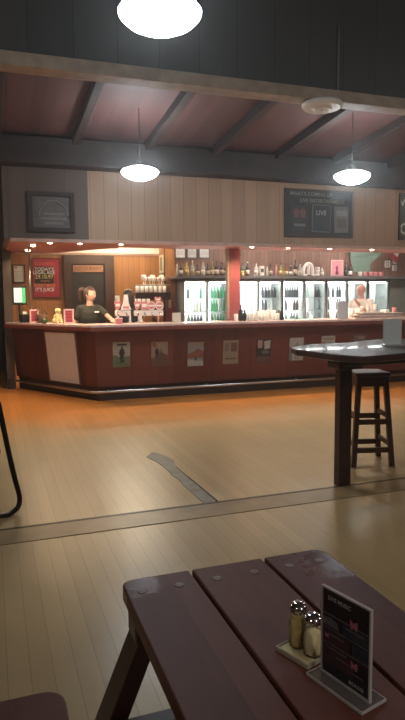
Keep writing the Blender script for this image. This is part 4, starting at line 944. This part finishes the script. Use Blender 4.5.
# glass rack shelf in the alcove, with white cups and glasses
a = on_y(133, 293, 10.9); b = on_y(168, 293, 10.9)
gs = thing('glass_shelf', 'dark shelf of stacked white glassware behind the taps', 'shelf', ((a.x+b.x)/2, 10.9, a.z-.03)); w_ = b.x-a.x
obj('board', box(-w_/2, w_/2, -.2, .2, 0, .03), M_DARKWOOD, gs); obj('front_board', box(-w_/2, w_/2, -.21, -.2, -.10, .035), M_DARKWOOD, gs)
for s in (-1, 1): obj('upright', box(s*(w_/2-.03)-.02, s*(w_/2-.03)+.02, .14, .18, -(a.z-.03), 0), M_DARKWOOD, gs)
CUPW = mat('cup_white', (.82, .80, .76), .3); gz = a.z+.001
GL = glass('glassware', (.97, .97, .96), .35, .05, .9)
g0 = None
def goblet(x, y, z, label, group, m, s=1, inv=False):
    pr = [(.032, 0), (.034, .003), (.006, .010), (.005, .055), (.03, .075), (.038, .11), (.034, .14), (.031, .14), (.034, .11), (.026, .08), (0, .066)]
    o = obj('wine_glass', lathe([(r*s, zz*s) for r, zz in pr], 12), m); o.location = (x, y, z); return tag(o, label, 'glass', group)
def tumbler(x, y, z, label, group, m, r=.036, h=.10, name='tumbler'):
    o = obj(name, lathe([(r*.8, 0), (r*.84, .003), (r, h), (r*.92, h), (r*.76, .012), (0, .01)], 12), m); o.location = (x, y, z); return tag(o, label, 'glass', group)
xs = [on_y(px, 287, 10.78).x for px in (137.5, 142, 146.5, 151, 155.5, 160, 164.5)]
for k, x in enumerate(xs): tumbler(x, 10.78, gz, 'white cup in the front row of the alcove glass shelf', 'front row of white cups on the glass shelf', CUPW, .038, .125, 'cup')
xs2 = [on_y(px, 287, 10.98).x for px in (144, 148.5, 153, 157.5, 162)]
tr = thing('glass_rack', 'wire rack raised over the cups, loaded with stemmed glasses', 'rack', (sum(xs2)/5, 10.93, gz))
for s in (-1, 1):
    for q in (-1, 1): obj('post', tube([(s*.30, q*.10, 0), (s*.30, q*.10, .145)], .006, 6), M_STEEL, tr)
obj('tray', box(-.32, .32, -.12, .12, .145, .152), M_STEEL, tr)
for k, x in enumerate(xs2): goblet(x, 10.87, gz+.153, 'stemmed white glass in the lower tier on the wire rack', 'lower tier of stemmed glasses', CUPW, 1.0)
for k, x in enumerate(xs2[::2]): goblet(x, 11.0, gz+.153, 'tall stemmed glass at the top of the pile on the wire rack', 'upper tier of stemmed glasses', CUPW, 1.3)
xj = [on_y(px, 300, 10.6).x for px in (134.5, 139, 143.5, 148)]
sh2 = thing('service_ledge', 'low dark ledge holding white jars behind the taps', 'shelf', (sum(xj)/4, 10.62, 0)); zj = on_y(140, 304.5, 10.6).z
obj('board', box(-.22, .26, -.12, .12, zj-.03, zj), M_DARKWOOD, sh2)
for s in (-.2, .24): obj('upright', box(s-.015, s+.015, -.1, .1, 0, zj-.03), M_DARKWOOD, sh2)
for x in xj: tumbler(x, 10.58, zj+.001, 'white jar in the row on the low ledge behind the taps', 'white jars on the low ledge', CUPW, .034, .10, 'jar')

# clear glasses and bottles on the counter by the pillar
for k, (px, dd_, kd, h, lb) in enumerate(((240.5, -.15, 'dark', .25, 'dark bottle standing on the counter against the pillar'), (244.5, -.1, 'dark', .17, 'short dark bottle second from the pillar on the counter'), (282, -.1, 'dark', .20, 'dark bottle on the counter in front of the third fridge door'), (279, -.2, 'brown', .16, 'short brown bottle on the counter just before the dark one'))):
    p = on_top(px, dd_); spirit(px, p.y, lb, BG[kd] if kd in BG else GLC[kd], None, 'black', 'tall', h, .034, TOPZ, None, 'counter_bottle')
rk = random.Random(11)
GLW = mat('frosted_glass', (.78, .78, .75), .2)
for k in range(12):
    px = 236 if k < 1 else 249 + (k-1)*2.9; hgt = .10 + (.09 if 3 < k < 9 else .02)*rk.random()
    p = on_top(px, -.06 - .09*(k % 2)); tumbler(p.x, p.y, TOPZ, 'pale glass in the row drying on the counter past the pillar', 'pale glasses drying past the pillar', GLW, .033, hgt)
for k, px in enumerate((262, 268, 273)):
    p = on_top(px, -.28); goblet(p.x, p.y, TOPZ, 'taller stemmed glass behind the row of pale glasses', 'stemmed glasses behind the drying row', GLW, 1.1)

# heap of trays, papers and glasses near the man
base = on_top(375, -.1)
y = base.y; wx = lambda px: on_y(px, 318, y).x
MC = [mat('stack_'+n, c, .7, var=.08) for n, c in (('cream', (.62, .55, .47)), ('pink', (.55, .36, .33)), ('grey', (.34, .31, .29)), ('white', (.75, .72, .68)))]
zz = TOPZ
for k, (x0, x1, h, mi, lb) in enumerate(((351, 402, .022, 0, 'cream tray at the bottom of the pile near the counter end'), (355, 398, .022, 2, 'grey tray second from the bottom of the pile'), (353, 401, .020, 1, 'pink tray in the middle of the pile'), (360, 399, .022, 2, 'grey folded mat second from the top of the pile'), (358, 380, .018, 3, 'white folded cloth topping the pile'))):
    a, b = wx(x0), wx(x1); o = thing('serving_tray', lb, 'tray', ((a+b)/2, y, zz+.0005), R(rk.uniform(-2, 2)), 'pile of trays near the counter end'); w_ = b-a
    obj('tray', box(-w_/2, w_/2, -.12, .12, 0, h*.6, bev=.003), MC[mi], o); obj('rim', frame_bm(w_, .012, .012, -.12, .12) if False else box(-w_/2+.01, w_/2-.01, -.115, .115, h*.6, h-.001), MC[(mi+1) % 4], o); zz += h
ztop = zz+.001
for k, px in enumerate((360, 363.3, 366.6, 370, 373.3, 376.6)):
    tumbler(wx(px), y+(.05 if k % 2 else -.04), ztop, 'pale tumbler standing on the pile of trays', 'tumblers on the pile of trays', MC[3] if k % 3 else MC[0], .03, .07+.025*(k % 3))
tumbler(wx(393), y-.03, zz-.018+.001, 'pink tumbler standing at the end of the pile of trays', None, PINKG, .04, .085)
c = wx(385.5)
o = obj('towel', add_prism(bm_new(), [(-.04, -.07), (.04, -.07), (.05, .05), (-.045, .07)], 0, .05, .015), M_WHITE); o.location = (c, y+.02, ztop-.018+.0005); tag(o, 'crumpled white towel beside the pink tumbler', 'towel')
for k, px in enumerate((350.5, 357)):
    p = on_top(px, -.28); tumbler(p.x, p.y, TOPZ, 'white jug behind the pile, below the shirt sleeve', 'white jugs behind the pile', GLW, .045, .16, 'jug')

# ================================================================== PEOPLE
SKIN = mat('skin', (.62, .36, .28), .5, var=.05, scale=30); SKIN2 = mat('skin_ruddy', (.62, .36, .31), .5, var=.05, scale=30)
def limb(bm, pts, rads, seg=12):
    add_tube(bm, pts, rads, seg)
    for p_, r_ in zip(pts, rads): ell(bm, p_, (r_, r_, r_), seg)
def torso(bm, rings, seg=20):
    RG = []
    for cx0, cy0, z, rx, ry in rings: RG.append([bm.verts.new((cx0+rx*math.cos(2*PI*k/seg), cy0+ry*math.sin(2*PI*k/seg), z)) for k in range(seg)])
    for A, B in zip(RG, RG[1:]):
        for k in range(seg): bm.faces.new((A[k], A[(k+1) % seg], B[(k+1) % seg], B[k]))
    bm.faces.new(RG[0][::-1]); bm.faces.new(RG[-1])
def head(bm, M, s=1.0):
    b = bmesh.ops.create_uvsphere(bm, u_segments=32, v_segments=24, radius=1)
    for v in b['verts']:
        d = v.co.copy(); x, y, z = d.x*.074, d.y*.092, d.z*.112
        if d.z < 0: x *= 1+.24*d.z; y = y*(1+.16*d.z) - .006*(-d.z)
        f = lambda px, pz, w, amt: amt*math.exp(-(((d.x-px)/w)**2 + ((d.z-pz)/w)**2)) if d.y < 0 else 0
        y -= f(0, -.16, .13, .020) + f(0, -.02, .09, .008) + f(0, -.70, .2, .008) + f(0, -.45, .16, .005)
        y += f(.40, .05, .16, .010) + f(-.40, .05, .16, .010)
        y -= f(.4, .25, .25, .004) + f(-.4, .25, .25, .004)
        v.co = M @ (Vector((x, y, z))*s)
    for sx in (-1, 1):
        b = bmesh.ops.create_uvsphere(bm, u_segments=10, v_segments=8, radius=1)
        for v in b['verts']: v.co = M @ (Vector((sx*.074 + v.co.x*.008, .012+v.co.y*.016, -.008+v.co.z*.028))*s)
def hand(bm, wrist, fwd, side, down, s=1.0, curl=.35):
    """palm, four unequal bent fingers and a thumb from the side of the palm."""
    w = Vector(wrist); f = Vector(fwd).normalized(); sd = Vector(side).normalized(); dn = Vector(down).normalized()
    for k in range(5):
        c_ = w + f*(.018+.016*k)*s
        for q in (-.024, 0, .024): ell(bm, c_+sd*q*s, (.015*s,)*3, 8)
    for k, (o, L) in enumerate(((-.030, .062), (-.010, .074), (.010, .070), (.030, .054))):
        a = w + f*.085*s + sd*o*s; b = a + (f*math.cos(curl)+dn*math.sin(curl))*L*.5*s; c_ = b + (f*math.cos(curl*2.2)+dn*math.sin(curl*2.2))*L*.5*s
        limb(bm, [a-f*.02*s, a, b, c_], [.0095*s, .0095*s, .0085*s, .0075*s], 8)
    a = w + f*.03*s - sd*.032*s; b = a + (f*.6-sd*.7+dn*.2).normalized()*.034*s; c_ = b + (f*.9-sd*.2+dn*.3).normalized()*.028*s
    limb(bm, [a, b, c_], [.012*s, .010*s, .0085*s], 8)
def face(root, M, s=1.0, browc=(.05, .025, .02)):
    for sx in (-1, 1):
        c_ = M @ (Vector((sx*.029, -.0735, .006))*s); bm = bm_new(); ell(bm, c_, (.0120*s, .0105*s, .0075*s), 12); e = obj('eye', bm, mat('eye_white', (.75, .72, .70), .3), root)
        bm = bm_new(); ell(bm, M @ (Vector((sx*.029, -.0815, .006))*s), (.0052*s, .0035*s, .0052*s), 10); obj('iris', bm, mat('iris_dark', (.03, .02, .015), .2), e)
        p_ = [M @ (Vector((sx*(.014+.010*k), -.0870+.0040*k, .024+.003*(1-(k-1)**2)))*s) for k in range(4)]; obj('eyebrow', tube(p_, .0024*s, 6), mat('brow', browc, .8), root)
    p_ = [M @ (Vector((x, -.0845+abs(x)*.35, -.052-.02*abs(x)))*s) for x in (-.024, -.012, 0, .012, .024)]
    obj('lips', tube(p_, [.002*s, .0042*s, .0050*s, .0042*s, .002*s], 8), mat('lips', (.42, .14, .13), .5), root)
def hair_cap(M, cut, s=1.0, k=1.09, front=-.25, low=-.2, band=None):
    bm = bm_new(); b = bmesh.ops.create_uvsphere(bm, u_segments=28, v_segments=22, radius=1)
    dead = []
    for v in b['verts']:
        d = v.co.copy()
        if cut(d): dead.append(v)
        x, y, z = d.x*.074*k, d.y*.092*k, d.z*.112*k
        if d.z < 0: x *= 1+.2*d.z
        v.co = M @ (Vector((x, y+.004, z+.004))*s)
    bmesh.ops.delete(bm, geom=dead, context='VERTS')
    bmesh.ops.recalc_face_normals(bm, faces=bm.faces[:]); bmesh.ops.solidify(bm, geom=bm.faces[:], thickness=.012)
    for f in bm.faces: f.smooth = True
    return bm

def person(label, loc, rz, S, head_yaw, head_pitch, arms, female, skin, shirt_m, trouser_m, sleeve, tilt=0.0):
    """arms: for side -1/+1 the elbow, wrist, hand direction (fwd, side, down); the figure faces its own -Y."""
    root = thing('person', label, 'person', loc, rz)
    sh = .150 if female else .195; hp = .15 if female else .155
    H = lambda z: z*S
    nb = Vector((0, -.005+tilt*-.04, H(1.36))); hc = Vector((0, -.03+tilt*-.06, H(1.36)+.168))
    M = Matrix.Translation(hc) @ Matrix.Rotation(head_yaw, 4, 'Z') @ Matrix.Rotation(head_pitch, 4, 'X')
    bm = bm_new()
    rings = [(0, 0, H(.80), hp*.8, .10), (0, 0, H(.88), hp, .115), (0, 0, H(.97), hp*.88, .10), (0, 0, H(1.05), (.118 if female else .14), .088), (0, -.008, H(1.16), (.135 if female else .155), .105 if female else .11), (0, -.006, H(1.26), sh*.92, .10), (0, 0, H(1.33), sh*.80, .075), (0, 0, H(1.37), .06, .055)]
    torso(bm, rings)
    limb(bm, [nb-Vector((0, 0, .05)), nb+Vector((0, -.006, .03)), hc-Vector((0, -.012, .06))], [.058, .050, .048])
    head(bm, M)
    arm = {}
    for sx in (-1, 1):
        s0_ = Vector((sx*sh, 0, H(1.315))); el, wr, fh = arms[sx]; el = Vector(el); wr = Vector(wr); arm[sx] = (s0_, el, wr)
        limb(bm, [s0_-Vector((sx*.05, 0, -.01)), s0_, (s0_+el)/2, el, el*.65+wr*.35, wr], [.05, .048, .041, .034, .036, .024])
        hand(bm, wr, *fh, s=.95 if female else 1.05)
        hip = Vector((sx*.085, 0, H(.85))); kn = Vector((sx*.095, -.015, H(.46))); an = Vector((sx*.10, .01, .08))
        limb(bm, [hip, (hip+kn)/2, kn, kn*.65+an*.35, an], [.083, .070, .053, .052, .036]); ell(bm, (sx*.105, -.06, .035), (.042, .115, .034), 12)
    obj('body', fuse(bm, .0065, 3, 'body'), skin, root)
    bm = bm_new(); g = .013
    torso(bm, [(c0, c1, z, rx+g, ry+g) for c0, c1, z, rx, ry in rings[1:-1]] + [(0, 0, H(1.365), .075, .068)])
    for sx in (-1, 1):
        s0_, el, wr = arm[sx]
        if sleeve == 'short': e_ = s0_+(el-s0_)*.62; limb(bm, [s0_-Vector((sx*.05, 0, -.01)), s0_, e_], [.054, .054, .052])
        else: limb(bm, [s0_-Vector((sx*.05, 0, -.01)), s0_, el, wr*.92+el*.08], [.060, .059, .047, .036])
    obj('shirt', fuse(bm, .008, 3, 'shirt'), shirt_m, root)
    obj('collar', tube([(.072*math.cos(u), -.003+.066*math.sin(u)-.022*max(0, -math.sin(u))**3, H(1.365)+.006+(.012*math.sin(u) if math.sin(u) > 0 else .055*math.sin(u)**3)) for u in [2*PI*k/32 for k in range(32)]], .009, 8, True), shirt_m, root)
    bm = bm_new(); torso(bm, [(0, 0, H(.80), hp*.9+g, .115), (0, 0, H(.88), hp+.008, .122), (0, 0, H(.98), hp*.88+.006, .105)])
    for sx in (-1, 1): limb(bm, [(sx*.085, 0, H(.85)), (sx*.095, -.015, H(.46)), (sx*.10, .01, .11)], [.095, .070, .058])
    obj('trousers', fuse(bm, .01, 3, 'trousers'), trouser_m, root)
    for sx in (-1, 1):
        bm = bm_new(); ell(bm, (sx*.105, -.06, .036), (.05, .128, .038), 14)
        for v in bm.verts: v.co.z = max(v.co.z, .001)
        obj('shoe', bm, M_BLACK, root)
    return root, M
HAIR = mat('dark_hair', (.045, .018, .014), .45, var=.35, scale=60); HAIRB = mat('black_hair', (.022, .014, .012), .4, var=.35, scale=60)
POLO = mat('olive_polo', (.025, .026, .018), .8, var=.15, scale=20); TROUS = mat('black_trousers', (.015, .015, .016), .8)
f0 = (-.05, -1, -.1)
arms = {-1: ((-.225, .04, 1.08), (-.225, -.06, .86), ((0, -.3, -1), (0, 1, 0), (1, 0, 0))), 1: ((.245, -.20, 1.16), (.225, -.40, 1.145), ((-.05, -1, -.12), (-1, 0, 0), (0, 0, -1)))}
w1, M1 = person('person in dark polo with name tag, ponytail, leaning a hand on the bar', (on_y(89.5, 300, 9.3).x, 9.3, 0), R(4), .985, R(48), R(4), arms, True, SKIN, POLO, TROUS, 'short')
face(w1, M1)
hr = obj('hair', hair_cap(M1, lambda d: (d.y < -.30 and d.z < .52) or (d.y < .15 and d.z < -.25) or d.z < -.62, 1.0, 1.10), HAIR, w1)
bk = M1 @ Vector((0, .088, .055)); q = [bk, bk+(M1.to_3x3() @ Vector((0, .05, .02))), bk+(M1.to_3x3() @ Vector((0, .075, -.03))), bk+(M1.to_3x3() @ Vector((0, .07, -.10))), bk+(M1.to_3x3() @ Vector((0, .06, -.17)))]
obj('ponytail', tube(smooth_path(q, 5), [.022+.020*math.sin(PI*min(1, k/18)) if k < 20 else .012 for k in range(21)], 10), HAIR, hr)
nt_ = obj('name_tag', add_box(bm_new(), .045, .115, -.128, -.122, 1.235, 1.258, None, .002), M_WHITE, w1)
arms = {-1: ((-.23, -.02, 1.06), (-.16, -.20, 1.10), ((.3, -1, 0), (1, .3, 0), (0, 0, -1))), 1: ((.23, -.02, 1.06), (.16, -.20, 1.10), ((-.3, -1, 0), (-1, .3, 0), (0, 0, -1)))}
w2, M2 = person('person with long dark hair seen from behind at the taps, dark clothing', (on_y(129, 300, 9.55).x, 9.55, 0), PI+R(15), .955, R(0), R(8), arms, True, SKIN, mat('black_top', (.02, .016, .015), .8), TROUS, 'short')
face(w2, M2)
hr = obj('hair', hair_cap(M2, lambda d: (d.y < -.35 and d.z < .45) or d.z < -.75, 1.0, 1.16), HAIRB, w2)
bm = bm_new(); c0 = M2 @ Vector((0, .06, -.01)); 
torso(bm, [(c0.x, c0.y+.012, c0.z-.22, .05, .02), (c0.x, c0.y+.016, c0.z-.15, .075, .030), (c0.x, c0.y+.01, c0.z-.06, .085, .042), (c0.x, c0.y-.01, c0.z+.04, .075, .04)], 16)
for f in bm.faces: f.smooth = True
obj('long_lock', bm, HAIRB, hr)
arms = {-1: ((-.25, -.05, 1.10), (-.12, -.25, 1.16), ((.3, -1, .2), (1, .3, 0), (0, 0, -1))), 1: ((.25, -.06, 1.10), (.10, -.27, 1.28), ((-.3, -.5, .8), (-.9, .3, 0), (0, -1, 0)))}
w3, M3 = person('person in pale shirt, short haired, in profile behind the piled trays', (on_y(361.5, 300, 9.75).x, 9.75, 0), R(-62), 1.02, R(-12), R(6), arms, False, SKIN2, mat('pale_shirt', (.66, .64, .62), .8, var=.05), TROUS, 'short')
face(w3, M3)
obj('hair', hair_cap(M3, lambda d: (d.y < .30 and d.z < .80) or d.z < -.42 or d.z > .80 and d.y < -.1, 1.0, 1.035), mat('grey_hair', (.28, .20, .18), .7, var=.3, scale=60), w3)

# world: faint spill from the rest of the hall
w = bpy.data.worlds.new('world'); SC.world = w; w.use_nodes = True
w.node_tree.nodes['Background'].inputs[0].default_value = (.02, .02, .022, 1)
# thin haze added to stand in for lens glare around the lamps
vs = w.node_tree.nodes.new('ShaderNodeVolumeScatter'); vs.inputs['Density'].default_value = .0105; vs.inputs['Anisotropy'].default_value = .86
w.node_tree.links.new(vs.outputs[0], w.node_tree.nodes['World Output'].inputs['Volume'])
